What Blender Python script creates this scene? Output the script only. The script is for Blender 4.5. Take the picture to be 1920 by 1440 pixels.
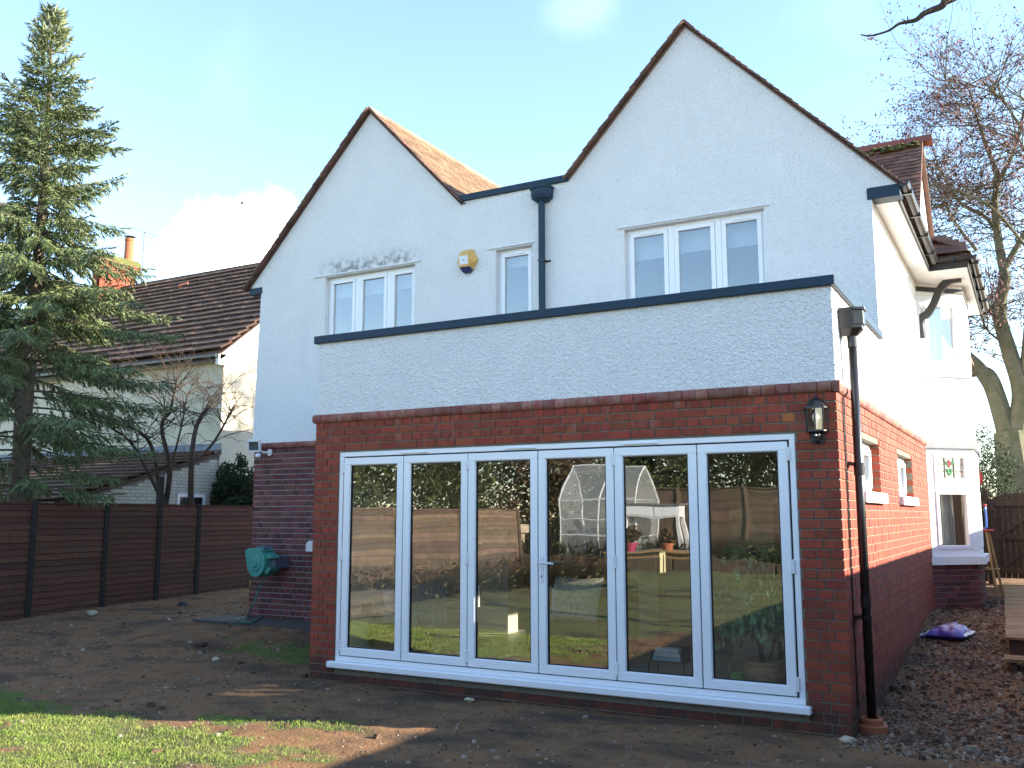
import bpy, bmesh, math, random
from mathutils import Vector, Matrix, noise
from mathutils.geometry import tessellate_polygon
random.seed(7)
rnd = random.random
def U(a, b): return a + (b - a) * random.random()
for o in list(bpy.data.objects): bpy.data.objects.remove(o)
scene = bpy.context.scene
COL = scene.collection

# ------------------------------------------------------------------ camera
F_PX = 1749.41
YAW, PIT, ROL = math.radians(-29.0794), math.radians(7.968), math.radians(-0.0562)
CAM = Vector((6.5654, -7.5600, 1.6594))
FW = Vector((math.sin(YAW) * math.cos(PIT), math.cos(YAW) * math.cos(PIT), math.sin(PIT)))
RT = Vector((math.cos(YAW), -math.sin(YAW), 0)); UP = RT.cross(FW)
RT, UP = RT * math.cos(ROL) + UP * math.sin(ROL), -RT * math.sin(ROL) + UP * math.cos(ROL)
cd = bpy.data.cameras.new('camera'); cam = bpy.data.objects.new('camera', cd); COL.objects.link(cam)
cd.sensor_width = 36; cd.sensor_fit = 'HORIZONTAL'; cd.lens = F_PX / 1920 * 36; cd.clip_end = 2000; cd.clip_start = .05
M = Matrix((RT, UP, -FW)).transposed().to_4x4(); M.translation = CAM; cam.matrix_world = M
scene.camera = cam
def ray(u, v): return FW + RT * ((u - 960) / F_PX) + UP * ((720 - v) / F_PX)
def on(ax, val, u, v):                       # a photo pixel carried to the plane it lies on
    i = 'xyz'.index(ax); d = ray(u, v); return CAM + d * ((val - CAM[i]) / d[i])
def depth(D, u, v): return CAM + ray(u, v) * D

# ------------------------------------------------------------------ sun, sky, exposure
SUN_EL = math.radians(20.8); SUN_AZ = math.atan2(.928, .371)      # from +Y towards +X
sd = Vector((math.sin(SUN_AZ) * math.cos(SUN_EL), math.cos(SUN_AZ) * math.cos(SUN_EL), math.sin(SUN_EL)))
sl = bpy.data.lights.new('sun', 'SUN'); sl.energy = 4.8; sl.angle = math.radians(.5); sl.color = (1, .88, .72)
so = bpy.data.objects.new('sun', sl); COL.objects.link(so); so.rotation_euler = sd.to_track_quat('Z', 'Y').to_euler(); so.location = (20, 10, 20)
world = bpy.data.worlds.new('World'); scene.world = world; world.use_nodes = True
wn, wl = world.node_tree.nodes, world.node_tree.links
bg = wn['Background']; bg.inputs['Strength'].default_value = .13
sky = wn.new('ShaderNodeTexSky'); sky.sky_type = 'NISHITA'; sky.sun_disc = False
sky.sun_elevation = SUN_EL; sky.sun_rotation = SUN_AZ; sky.air_density = 1.0; sky.dust_density = .12; sky.ozone_density = 1.8
tc = wn.new('ShaderNodeTexCoord')
def wmath(op, a, b=None):
    n = wn.new('ShaderNodeMath'); n.operation = op
    for i, x in enumerate((a, b)):
        if x is None: continue
        if isinstance(x, (int, float)): n.inputs[i].default_value = x
        else: wl.new(x, n.inputs[i])
    return n.outputs[0]
wnz = wn.new('ShaderNodeTexNoise'); wnz.inputs['Scale'].default_value = 9; wnz.inputs['Detail'].default_value = 8; wnz.inputs['Roughness'].default_value = .55
wl.new(tc.outputs['Generated'], wnz.inputs['Vector'])
def cloud(u, v, rad, gain, sz=1.0):
    d = ray(u, v).normalized()
    s = wn.new('ShaderNodeVectorMath'); s.operation = 'SUBTRACT'; s.inputs[1].default_value = d; wl.new(tc.outputs['Generated'], s.inputs[0])
    m = wn.new('ShaderNodeVectorMath'); m.operation = 'MULTIPLY'; m.inputs[1].default_value = (1, 1, sz); wl.new(s.outputs[0], m.inputs[0])
    l = wn.new('ShaderNodeVectorMath'); l.operation = 'LENGTH'; wl.new(m.outputs[0], l.inputs[0])
    a = wmath('ADD', wmath('MULTIPLY', l.outputs['Value'], 1 / rad), wmath('MULTIPLY', wmath('SUBTRACT', wnz.outputs['Fac'], .5), 2.6))
    r = wn.new('ShaderNodeMapRange'); r.interpolation_type = 'SMOOTHSTEP'
    r.inputs['From Min'].default_value = 1.25; r.inputs['From Max'].default_value = .35; r.inputs['To Max'].default_value = gain
    wl.new(a, r.inputs['Value']); return r.outputs['Result']
cl = wmath('MAXIMUM', cloud(450, 470, .064, 1.0, 1.15), cloud(1105, 8, .055, .06, 1.6))
wz2 = wn.new('ShaderNodeTexNoise'); wz2.inputs['Scale'].default_value = 3.1; wz2.inputs['Detail'].default_value = 9
wl.new(tc.outputs['Generated'], wz2.inputs['Vector'])
r2 = wn.new('ShaderNodeMapRange'); r2.inputs['From Min'].default_value = .56; r2.inputs['From Max'].default_value = .78; r2.inputs['To Max'].default_value = .06
wl.new(wz2.outputs['Fac'], r2.inputs['Value']); cl = wmath('MAXIMUM', cl, r2.outputs['Result'])
mx = wn.new('ShaderNodeMix'); mx.data_type = 'RGBA'; wl.new(cl, mx.inputs['Factor'])
wl.new(sky.outputs['Color'], mx.inputs['A']); mx.inputs['B'].default_value = (8.5, 8.5, 8.6, 1)
wl.new(mx.outputs['Result'], bg.inputs['Color'])
scene.view_settings.view_transform = 'Standard'; scene.view_settings.look = 'None'
scene.view_settings.exposure = 2.08; scene.view_settings.gamma = 1; scene.view_settings.use_curve_mapping = False
scene.render.engine = 'CYCLES'
try:
    scene.cycles.max_bounces = 6; scene.cycles.transparent_max_bounces = 12; scene.cycles.use_denoising = True
except Exception: pass

# ------------------------------------------------------------------ materials
MAT = {}
def mat(name, c, c2=None, scale=6, rough=.8, bump=0, bscale=60, island=0, metal=0, spec=None, detail=6, coord='Object', sheen=0, c3=None):
    m = bpy.data.materials.new(name); m.use_nodes = True; n, l = m.node_tree.nodes, m.node_tree.links
    b = n['Principled BSDF']; b.inputs['Roughness'].default_value = rough; b.inputs['Metallic'].default_value = metal
    if spec is not None: b.inputs['Specular IOR Level'].default_value = spec
    t = n.new('ShaderNodeTexCoord'); geo = n.new('ShaderNodeNewGeometry'); vec = geo.outputs['Position']
    nz = n.new('ShaderNodeTexNoise'); nz.inputs['Scale'].default_value = scale; nz.inputs['Detail'].default_value = detail; l.new(vec, nz.inputs['Vector'])
    cr = n.new('ShaderNodeValToRGB'); e = cr.color_ramp.elements
    c2 = c2 or tuple(x * .8 for x in c)
    e[0].position = .32; e[0].color = (*c, 1); e[1].position = .68; e[1].color = (*c2, 1)
    if c3: k = e.new(.5); k.color = (*c3, 1)
    l.new(nz.outputs['Fac'], cr.inputs['Fac']); out = cr.outputs['Color']
    if island:
        oi = n.new('ShaderNodeObjectInfo'); ad = n.new('ShaderNodeMath'); ad.operation = 'ADD'
        l.new(oi.outputs['Random'], ad.inputs[0]); l.new(geo.outputs['Random Per Island'], ad.inputs[1])
        fr = n.new('ShaderNodeMath'); fr.operation = 'FRACT'; l.new(ad.outputs[0], fr.inputs[0])
        mr = n.new('ShaderNodeMapRange'); mr.inputs['To Min'].default_value = 1 - island; mr.inputs['To Max'].default_value = 1 + island; l.new(fr.outputs[0], mr.inputs['Value'])
        hs = n.new('ShaderNodeHueSaturation'); l.new(out, hs.inputs['Color']); l.new(mr.outputs[0], hs.inputs['Value'])
        h2 = n.new('ShaderNodeMapRange'); h2.inputs['To Min'].default_value = .5 - island * .035; h2.inputs['To Max'].default_value = .5 + island * .035
        f2 = n.new('ShaderNodeMath'); f2.operation = 'MULTIPLY'; f2.inputs[1].default_value = 7.31; l.new(fr.outputs[0], f2.inputs[0])
        f3 = n.new('ShaderNodeMath'); f3.operation = 'FRACT'; l.new(f2.outputs[0], f3.inputs[0]); l.new(f3.outputs[0], h2.inputs['Value']); l.new(h2.outputs[0], hs.inputs['Hue'])
        out = hs.outputs['Color']
    l.new(out, b.inputs['Base Color'])
    if bump:
        bz = n.new('ShaderNodeTexNoise'); bz.inputs['Scale'].default_value = bscale; bz.inputs['Detail'].default_value = 4; l.new(vec, bz.inputs['Vector'])
        bp = n.new('ShaderNodeBump'); bp.inputs['Strength'].default_value = bump; bp.inputs['Distance'].default_value = .6 / bscale; l.new(bz.outputs['Fac'], bp.inputs['Height']); l.new(bp.outputs[0], b.inputs['Normal'])
    MAT[name] = m; return m
def nodes(m): return m.node_tree.nodes, m.node_tree.links, m.node_tree.nodes['Principled BSDF']
def overlay(m, col, fac_fn):                 # a masked second colour laid over the base colour
    n, l, b = nodes(m); src = b.inputs['Base Color'].links[0].from_socket
    mx = n.new('ShaderNodeMix'); mx.data_type = 'RGBA'; l.new(src, mx.inputs['A']); mx.inputs['B'].default_value = (*col, 1)
    l.new(fac_fn(n, l), mx.inputs['Factor']); l.new(mx.outputs['Result'], b.inputs['Base Color'])
def nm(n, l, op, a, b=None):
    q = n.new('ShaderNodeMath'); q.operation = op
    for i, x in enumerate((a, b)):
        if x is None: continue
        if isinstance(x, (int, float)): q.inputs[i].default_value = x
        else: l.new(x, q.inputs[i])
    return q.outputs[0]
def rng(n, l, v, a, b, c=0, d=1, sm=True):
    r = n.new('ShaderNodeMapRange'); r.interpolation_type = 'SMOOTHSTEP' if sm else 'LINEAR'
    for k, x in (('From Min', a), ('From Max', b), ('To Min', c), ('To Max', d)): r.inputs[k].default_value = x
    l.new(v, r.inputs['Value']); return r.outputs['Result']
def posxyz(n, l):
    g = n.new('ShaderNodeNewGeometry'); s = n.new('ShaderNodeSeparateXYZ'); l.new(g.outputs['Position'], s.inputs[0]); return s.outputs, g.outputs['Position']
def nzs(n, l, vec, sc, det=6, stretch=None):
    q = n.new('ShaderNodeTexNoise'); q.inputs['Scale'].default_value = sc; q.inputs['Detail'].default_value = det
    if stretch:
        mp = n.new('ShaderNodeVectorMath'); mp.operation = 'MULTIPLY'; mp.inputs[1].default_value = stretch; l.new(vec, mp.inputs[0]); vec = mp.outputs[0]
    l.new(vec, q.inputs['Vector']); return q.outputs['Fac']

# roughcast render: coarse thrown pebbles under white paint
m = mat('roughcast', (.87, .87, .85), (.83, .835, .825), scale=2.2, rough=.9)
n, l, b = nodes(m); sx, pv = posxyz(n, l)
vo = n.new('ShaderNodeTexVoronoi'); vo.inputs['Scale'].default_value = 105; vo.feature = 'SMOOTH_F1'; l.new(pv, vo.inputs['Vector'])
h = nm(n, l, 'ADD', nm(n, l, 'MULTIPLY', vo.outputs['Distance'], -1.0), nm(n, l, 'MULTIPLY', nzs(n, l, pv, 75, 3), 1.2))
bp = n.new('ShaderNodeBump'); bp.inputs['Strength'].default_value = 1.0; bp.inputs['Distance'].default_value = .013
l.new(h, bp.inputs['Height']); l.new(bp.outputs[0], b.inputs['Normal'])
def stain_and_pit_shade(n, l):                             # soot and algae above the left window head, streaks, painted pit shade
    s, pv = posxyz(n, l)
    a = nm(n, l, 'MULTIPLY', rng(n, l, s[2], 5.10, 5.13), rng(n, l, s[2], 5.42, 5.14))
    a = nm(n, l, 'MULTIPLY', a, nm(n, l, 'MULTIPLY', rng(n, l, s[0], -2.5, -2.0), rng(n, l, s[0], -.45, -.9)))
    a = nm(n, l, 'MULTIPLY', a, rng(n, l, nzs(n, l, pv, 14, 8), .38, .66, .05, .85))
    st = nm(n, l, 'MULTIPLY', rng(n, l, nzs(n, l, pv, 2.0, 6, (1.6, 1, .5)), .55, .85, 0, .10), 1.0)
    sp = rng(n, l, nzs(n, l, pv, 42, 4), .55, .72, 0, .26)  # fine speckle: shade of the roughcast pits put into the colour
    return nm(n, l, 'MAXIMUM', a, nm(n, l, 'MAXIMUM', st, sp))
overlay(m, (.24, .24, .235), stain_and_pit_shade)
mat('smooth_white', (.80, .80, .78), (.75, .75, .73), rough=.7)
mat('upvc', (.85, .86, .87), (.82, .83, .84), rough=.32, scale=3)
mat('white_metal', (.8, .8, .8), rough=.4)
mat('rubber', (.012, .012, .013), rough=.6)
mat('alu_grey', (.022, .046, .075), (.019, .04, .066), rough=.5, scale=3, spec=.2)
mat('black_plastic', (.014, .014, .015), (.02, .019, .019), rough=.3, scale=8)
mat('black_wood', (.016, .016, .017), (.024, .023, .022), rough=.6, scale=14)
mb = mat('brick_red', (.29, .052, .023), (.21, .038, .018), scale=16, rough=.85, bump=.5, bscale=130, island=.17)
def efflo(n, l):                             # lime bloom and runs under the string course
    s, pv = posxyz(n, l)
    a = nm(n, l, 'MULTIPLY', rng(n, l, s[2], 2.2, 2.62), rng(n, l, nzs(n, l, pv, 5, 8, (2.2, 2.2, .55)), .52, .74, 0, .75))
    return nm(n, l, 'MAXIMUM', a, rng(n, l, nzs(n, l, pv, 9, 8), .66, .82, 0, .25))
overlay(mb, (.26, .17, .15), efflo)
def grime(n, l):
    s, pv = posxyz(n, l); return nm(n, l, 'MAXIMUM', rng(n, l, nzs(n, l, pv, 1.7, 8), .52, .75, 0, .55), rng(n, l, nzs(n, l, pv, 30, 4), .58, .75, 0, .35))
overlay(mb, (.085, .030, .022), grime)
def mud(n, l):
    s, pv = posxyz(n, l)
    return nm(n, l, 'MULTIPLY', rng(n, l, s[2], .36, .13), rng(n, l, nzs(n, l, pv, 6, 6), .3, .6, .5, .95))
overlay(mb, (.05, .026, .016), mud)
mat('brick_bull', (.21, .05, .034), (.27, .14, .11), scale=14, rough=.85, bump=.6, bscale=90, island=.3)
mat('brick_old', (.16, .034, .025), (.10, .038, .04), scale=20, rough=.85, bump=.5, bscale=120, island=.42)
mat('mortar', (.20, .18, .14), (.13, .12, .09), scale=30, rough=.95, bump=.5, bscale=200)
mat('mortar_pale', (.30, .28, .27), (.21, .195, .19), scale=14, rough=.95, bump=.5, bscale=200)
mat('tile_plain', (.18, .09, .062), (.12, .075, .056), scale=9, rough=.85, bump=.5, bscale=120, island=.35)
mat('tile_pale_sunlit', (.30, .20, .125), (.20, .135, .09), scale=12, rough=.9, bump=.5, bscale=120, island=.3)  # paler copy of the plain tile, lichen tone plus sunlight put into colour
mat('tile_ridge', (.22, .06, .035), (.16, .05, .035), scale=9, rough=.85, island=.2)
tn = mat('tile_concrete', (.115, .060, .038), (.078, .044, .029), scale=7, rough=.9, bump=.6, bscale=110, island=.22)
def lichen(n, l):
    s, pv = posxyz(n, l); return rng(n, l, nzs(n, l, pv, 13, 3), .66, .70, 0, .8)
overlay(tn, (.22, .21, .17), lichen)
mat('moss', (.07, .09, .02), (.13, .12, .04), scale=40, rough=1, bump=.8, bscale=150)
mat('mould', (.05, .05, .05), (.1, .1, .1), scale=30, rough=1)
mat('cream', (.60, .55, .42), (.56, .51, .39), scale=2.5, rough=.85, bump=.3, bscale=40)
mat('cream_brick', (.58, .55, .45), (.52, .49, .40), scale=6, rough=.85, island=.05)
mat('lead', (.14, .15, .17), (.2, .21, .23), scale=5, rough=.5)
mat('terracotta', (.42, .14, .06), (.34, .11, .05), scale=12, rough=.85)
mat('fence_wood', (.085, .027, .012), (.055, .019, .009), scale=9, rough=.9, bump=.6, bscale=60, island=.3)
mat('fence_post', (.014, .012, .009), (.02, .017, .012), scale=12, rough=.9, bump=.5, bscale=60)
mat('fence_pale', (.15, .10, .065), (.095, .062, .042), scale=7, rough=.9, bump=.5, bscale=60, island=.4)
mat('deck_wood', (.26, .18, .095), (.19, .125, .065), scale=12, rough=.85, bump=.4, bscale=90, island=.14)
mat('gate_wood', (.085, .05, .034), (.06, .036, .025), scale=10, rough=.9, bump=.5, bscale=70, island=.2)
mat('oak', (.40, .24, .11), (.30, .17, .075), scale=8, rough=.6, island=.12)
mat('bark', (.14, .115, .08), (.075, .062, .045), scale=9, rough=.95, bump=1, bscale=26)
mat('bark_mossy', (.17, .15, .10), (.10, .11, .055), scale=5, rough=.95, bump=1, bscale=22)
mat('bark_dark', (.075, .048, .032), (.045, .03, .022), scale=9, rough=.95, bump=.8, bscale=30)
mat('needles', (.105, .145, .06), (.145, .175, .07), scale=1.5, rough=.6, island=.55)
mat('needles_dead', (.12, .07, .035), (.16, .10, .05), scale=3, rough=.8, island=.3)
mat('leaf_dark', (.016, .03, .010), (.025, .042, .014), scale=2, rough=.95, island=.5)
mat('leaf_mid', (.07, .10, .028), (.11, .12, .04), scale=1.2, rough=.95, island=.5)
mat('leaf_brown', (.16, .09, .045), (.11, .07, .035), scale=1.2, rough=.95, island=.4)
mat('leaf_red', (.10, .018, .02), (.07, .016, .018), scale=2, rough=.7, island=.4)
mat('leaf_ficus', (.12, .24, .08), (.36, .44, .24), scale=22, rough=.4, island=.3)
mat('grass', (.12, .20, .025), (.19, .22, .05), scale=2.5, rough=.6, island=.4)
mat('pebble', (.17, .13, .09), (.30, .25, .19), scale=20, rough=.85, island=.5)
mat('clod', (.05, .027, .015), (.10, .055, .03), scale=20, rough=.95, island=.35)
mat('stone_pale', (.52, .45, .33), (.38, .31, .2), scale=18, rough=.85, bump=.5, bscale=60)
mat('concrete', (.075, .07, .06), (.055, .05, .042), scale=6, rough=.9, bump=.5, bscale=80)
mat('hose_green', (.012, .16, .11), (.015, .19, .13), rough=.4)
mat('hose_teal', (.055, .25, .20), (.065, .29, .235), rough=.45, scale=3)
mat('reel_grey', (.12, .13, .17), rough=.5)
mat('brass', (.55, .36, .12), rough=.35, metal=.8)
mat('alarm_yellow', (.66, .39, .09), (.60, .35, .08), rough=.45)
mat('alarm_blue', (.02, .03, .12), rough=.4)
mat('plaster', (.66, .63, .52), (.62, .59, .49), scale=2, rough=.9)
mat('plaster_warm', (.46, .42, .27), (.42, .38, .25), scale=2, rough=.9)
mat('floor_tile', (.42, .39, .33), (.37, .34, .29), scale=3, rough=.45)
mat('blind', (.36, .40, .43), (.32, .36, .39), rough=.9)
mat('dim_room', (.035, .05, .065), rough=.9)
mat('sack_purple', (.17, .11, .42), (.06, .05, .30), scale=5, rough=.35)
mat('white_print', (.75, .75, .75), rough=.5)
mat('red_paint', (.5, .03, .03), rough=.45)
mat('blue_paint', (.06, .16, .55), rough=.35)
mat('black_paint', (.01, .01, .01), rough=.5)
mat('leaded', (.05, .05, .05), rough=.5)
mat('stain_red', (.35, .01, .03), rough=.2); mat('stain_green', (.02, .22, .07), rough=.2)
mat('floral', (.50, .49, .38), (.22, .26, .20), scale=26, rough=.9, c3=(.46, .42, .33))
mat('wicker', (.22, .15, .08), (.12, .08, .045), scale=60, rough=.8, bump=.8, bscale=120)
mat('pot_weave', (.46, .30, .15), (.32, .20, .10), scale=40, rough=.8, bump=.8, bscale=90)
mat('soil', (.03, .022, .015), rough=1)
mat('can_green', (.28, .46, .14), rough=.4)
mat('book_white', (.7, .7, .66), rough=.7); mat('book_blue', (.35, .5, .55), rough=.7)
mat('pink_pot', (.35, .03, .09), rough=.4); mat('purple_pot', (.20, .07, .34), rough=.5)
mat('bulb', (.85, .83, .75), rough=.3)
mat('dark_bird', (.01, .01, .01), rough=.8)
mat('polythene', (.75, .8, .8), rough=.25)
n, l, b = nodes(MAT['polythene']); b.inputs['Alpha'].default_value = .22
def glass_mat(name, r0):
    m = bpy.data.materials.new(name); m.use_nodes = True; n, l = m.node_tree.nodes, m.node_tree.links
    n.remove(n['Principled BSDF']); gg = n.new('ShaderNodeNewGeometry')
    tr = n.new('ShaderNodeBsdfTransparent'); tr.inputs['Color'].default_value = (.95, .965, .955, 1); gl = n.new('ShaderNodeBsdfGlossy'); gl.inputs['Roughness'].default_value = .0
    dt = n.new('ShaderNodeVectorMath'); dt.operation = 'DOT_PRODUCT'; l.new(gg.outputs['Normal'], dt.inputs[0]); l.new(gg.outputs['Incoming'], dt.inputs[1])
    c = nm(n, l, 'SUBTRACT', 1, nm(n, l, 'ABSOLUTE', dt.outputs['Value'])); k = nm(n, l, 'POWER', c, 5)
    f = nm(n, l, 'ADD', nm(n, l, 'MULTIPLY', k, 1 - r0), r0)        # Schlick, the same from both sides of the pane
    ms = n.new('ShaderNodeMixShader'); l.new(f, ms.inputs[0]); l.new(tr.outputs[0], ms.inputs[1]); l.new(gl.outputs[0], ms.inputs[2])
    nzg = n.new('ShaderNodeTexNoise'); nzg.inputs['Scale'].default_value = 1.7; nzg.inputs['Detail'].default_value = 1; l.new(gg.outputs['Position'], nzg.inputs['Vector'])
    bpg = n.new('ShaderNodeBump'); bpg.inputs['Strength'].default_value = .10; bpg.inputs['Distance'].default_value = .02; l.new(nzg.outputs['Fac'], bpg.inputs['Height']); l.new(bpg.outputs[0], gl.inputs['Normal'])
    l.new(ms.outputs[0], n['Material Output'].inputs['Surface']); MAT[name] = m
glass_mat('glass', .19); glass_mat('glass_coated', .17)

# ------------------------------------------------------------------ mesh helpers
class MB:
    def __init__(s): s.v, s.f, s.m, s.mats = [], [], [], []
    def _m(s, k):
        if k is None: return 0
        if k not in s.mats: s.mats.append(k)
        return s.mats.index(k)
    def add(s, vs, fs, mk=None):
        o = len(s.v); s.v += [tuple(x) for x in vs]; mi = s._m(mk)
        for f in fs: s.f.append(tuple(i + o for i in f)); s.m.append(mi)
    def box(s, x0, x1, y0, y1, z0, z1, mk=None):
        vs = [(x, y, z) for z in (z0, z1) for y in (y0, y1) for x in (x0, x1)]
        s.add(vs, [(0, 2, 3, 1), (4, 5, 7, 6), (0, 1, 5, 4), (2, 6, 7, 3), (0, 4, 6, 2), (1, 3, 7, 5)], mk); return s
    def obox(s, c, ax, ay, az, mk=None):     # oriented box from half-axis vectors
        c = Vector(c); vs = [c + i * Vector(ax) + j * Vector(ay) + k * Vector(az) for k in (-1, 1) for j in (-1, 1) for i in (-1, 1)]
        s.add(vs, [(0, 2, 3, 1), (4, 5, 7, 6), (0, 1, 5, 4), (2, 6, 7, 3), (0, 4, 6, 2), (1, 3, 7, 5)], mk); return s
    def tube(s, pts, rad, k=8, mk=None, cap=True):
        pts = [Vector(p) for p in pts]; N = len(pts)
        if not isinstance(rad, (list, tuple)): rad = [rad] * N
        ref = Vector((.13, .31, .94)); vs = []
        t0 = (pts[-1] - pts[0]).normalized()
        if abs(t0.dot(ref)) > .9: ref = Vector((.94, .2, .1))
        for i, p in enumerate(pts):
            t = (pts[min(i + 1, N - 1)] - pts[max(i - 1, 0)])
            if t.length < 1e-9: t = Vector((0, 0, 1))
            t.normalize(); a = t.cross(ref)
            if a.length < 1e-4: a = t.orthogonal()
            a.normalize(); b = t.cross(a)
            vs += [p + (a * math.cos(q) + b * math.sin(q)) * rad[i] for q in [j * math.tau / k for j in range(k)]]
        fs = [(i * k + j, i * k + (j + 1) % k, (i + 1) * k + (j + 1) % k, (i + 1) * k + j) for i in range(N - 1) for j in range(k)]
        if cap: fs += [tuple(range(k - 1, -1, -1)), tuple((N - 1) * k + j for j in range(k))]
        s.add(vs, fs, mk); return s
    def lathe(s, c, prof, k=20, mk=None, axis=None):
        c = Vector(c); ax = Vector(axis).normalized() if axis else Vector((0, 0, 1)); a = ax.orthogonal().normalized(); b = ax.cross(a)
        vs = [c + ax * z + (a * math.cos(j * math.tau / k) + b * math.sin(j * math.tau / k)) * r for r, z in prof for j in range(k)]
        fs = [(i * k + j, i * k + (j + 1) % k, (i + 1) * k + (j + 1) % k, (i + 1) * k + j) for i in range(len(prof) - 1) for j in range(k)]
        fs += [tuple(range(k - 1, -1, -1)), tuple((len(prof) - 1) * k + j for j in range(k))]
        s.add(vs, fs, mk); return s
    def prism(s, poly, ext, mk=None):        # closed 3D outline pushed along ext
        n = len(poly); e = Vector(ext); vs = [Vector(p) for p in poly]; vs += [p + e for p in vs]
        s.add(vs, [tuple(range(n - 1, -1, -1)), tuple(range(n, 2 * n))] + [(i, (i + 1) % n, n + (i + 1) % n, n + i) for i in range(n)], mk); return s
    def slab(s, outline, holes, fn0, fn1, mk=None):   # 2D outline with holes, two mapped faces and all rims
        loops = [outline] + holes; flat = [p for L in loops for p in L]
        tris = tessellate_polygon([[Vector((p[0], p[1], 0)) for p in L] for L in loops]); N = len(flat)
        vs = [fn0(*p) for p in flat] + [fn1(*p) for p in flat]
        fs = [t for t in tris] + [tuple(i + N for i in reversed(t)) for t in tris]; o = 0
        for L in loops:
            k = len(L); fs += [(o + i, o + (i + 1) % k, o + (i + 1) % k + N, o + i + N) for i in range(k)]; o += k
        s.add(vs, fs, mk); return s
    def build(s, name, mk=None, parent=None, smooth=False, fix=True):
        me = bpy.data.meshes.new(name); me.from_pydata(s.v, [], s.f)
        ks = s.mats if s.mats else [mk]
        for k in ks: me.materials.append(MAT[k])
        if len(ks) > 1: me.polygons.foreach_set('material_index', s.m)
        if fix:
            bm = bmesh.new(); bm.from_mesh(me); bmesh.ops.recalc_face_normals(bm, faces=bm.faces); bm.to_mesh(me); bm.free()
        if smooth: me.polygons.foreach_set('use_smooth', [True] * len(me.polygons))
        me.update(); o = bpy.data.objects.new(name, me); COL.objects.link(o)
        if parent: o.parent = parent
        return o
ROOTLOC = {}
def thing(name, label, cat, loc=(0, 0, 0), group=None):
    o = bpy.data.objects.new(name, None); COL.objects.link(o); o.empty_display_size = .1
    tag(o, label, cat, group); return o
def tag(o, label=None, cat=None, group=None, kind=None):
    for k, v in (('label', label), ('category', cat), ('group', group), ('kind', kind)):
        if v: o[k] = v
    return o
def bevel(o, w=.004, seg=1):
    md = o.modifiers.new('bevel', 'BEVEL'); md.width = w; md.segments = seg; md.limit_method = 'ANGLE'; return o
def part(name, mk, parent, *boxes, bev=0):
    m = MB()
    for b in boxes: m.box(*b)
    o = m.build(name, mk, parent)
    if bev: bevel(o, bev)
    return o
def sm(a, b, x):
    t = max(0, min(1, (x - a) / (b - a))); return t * t * (3 - 2 * t)
def N3(x, y, z=0): return noise.noise((x, y, z))
def catmull(P, per=6):
    P = [Vector(p) for p in P]; Q = [P[0] * 2 - P[1]] + P + [P[-1] * 2 - P[-2]]; out = []
    for i in range(1, len(Q) - 2):
        a, b, c, d = Q[i - 1:i + 3]
        for j in range(per):
            t = j / per; out.append(.5 * ((2 * b) + (c - a) * t + (2 * a - 5 * b + 4 * c - d) * t * t + (3 * b - a - 3 * c + d) * t ** 3))
    out.append(P[-1]); return out

# ------------------------------------------------------------------ dimensions found from the photograph
W = 5.262; D = 2.687                          # extension width; main wall behind the extension front
ZT = 2.61                                     # underside of the bullnose string course
DX0, DX1, DZ0, DZ1 = .318, 4.929, .212, 2.298 # folding door frame

# ------------------------------------------------------------------ ground
def gz(x, y):
    left = .19 * sm(.6, 2.3, y) * sm(-7, -3.6, x)
    right = .36 * sm(1.2, 6.2, y)
    w = sm(1, 5, x); z = left * (1 - w) + right * w
    z += .10 * sm(-8.5, -11, y) + .5 * sm(-13.9, -14.05, y) * sm(9, 8, abs(x))
    if (0.14 < x < 5.12 and y > .12) or (-3.34 < x < 5.12 and y > D + .12): return -.06
    if abs(x) < 14 and -20 < y < 16:
        z += .022 * N3(x * .8, y * .8) + .016 * N3(x * 3.1, y * 3.1, 5) + .013 * N3(x * 6.5, y * 6.5, 2)
    return z
def grass_amount(x, y):
    v = .5 * N3(x * .55, y * .75, 3) + .6 * N3(x * 1.7, y * 2.6, 9) + .55 * N3(x * 4.2, y * 6, 4)
    base = -.62 + 1.15 * sm(-1.85, -2.6, y + .25 * N3(x * .9, 2)) * sm(3.4, .9, x + .3 * N3(y, 1)) + .66 * sm(-4, -7, y)
    base += 1.5 * math.exp(-((x + 1.05) / .95) ** 2 - ((y - 1.15) / .46) ** 2)
    base += .8 * math.exp(-((x - 1.75) / .5) ** 2 - ((y + 1.55) / .16) ** 2) + .8 * math.exp(-((x - .55) / .3) ** 2 - ((y + 1.75) / .16) ** 2)
    base += .9 * math.exp(-((x + 2.2) / 1.2) ** 2 - ((y + 2.2) / .35) ** 2)
    base -= .9 * math.exp(-((x - 2.6) / 1.0) ** 2 - ((y + 4.2) / .8) ** 2) + .6 * math.exp(-((x + .3) / .6) ** 2 - ((y + 3.35) / .25) ** 2)
    if x > 5.0: base -= .6
    return v + base
def axis_vals(lo, hi, st, far):
    a = []; x = lo
    while x <= hi + 1e-6: a.append(x); x += st
    d = st; l = lo; pre = []
    while l > -far: d *= 1.35; l -= d; pre.append(l)
    d = st; h = a[-1]; post = []
    while h < far: d *= 1.35; h += d; post.append(h)
    return pre[::-1] + a + post
xs = axis_vals(-10, 8, .085, 400); ys = axis_vals(-6.5, 9, .085, 400)
me = bpy.data.meshes.new('ground')
vs = [(x, y, gz(x, y)) for y in ys for x in xs]; nx = len(xs)
fs = [(j * nx + i, j * nx + i + 1, (j + 1) * nx + i + 1, (j + 1) * nx + i) for j in range(len(ys) - 1) for i in range(nx - 1)]
me.from_pydata(vs, [], fs); at = me.attributes.new('grass', 'FLOAT', 'POINT')
at.data.foreach_set('value', [max(0, min(1, .5 + 1.6 * grass_amount(v[0], v[1]))) for v in vs])
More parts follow.
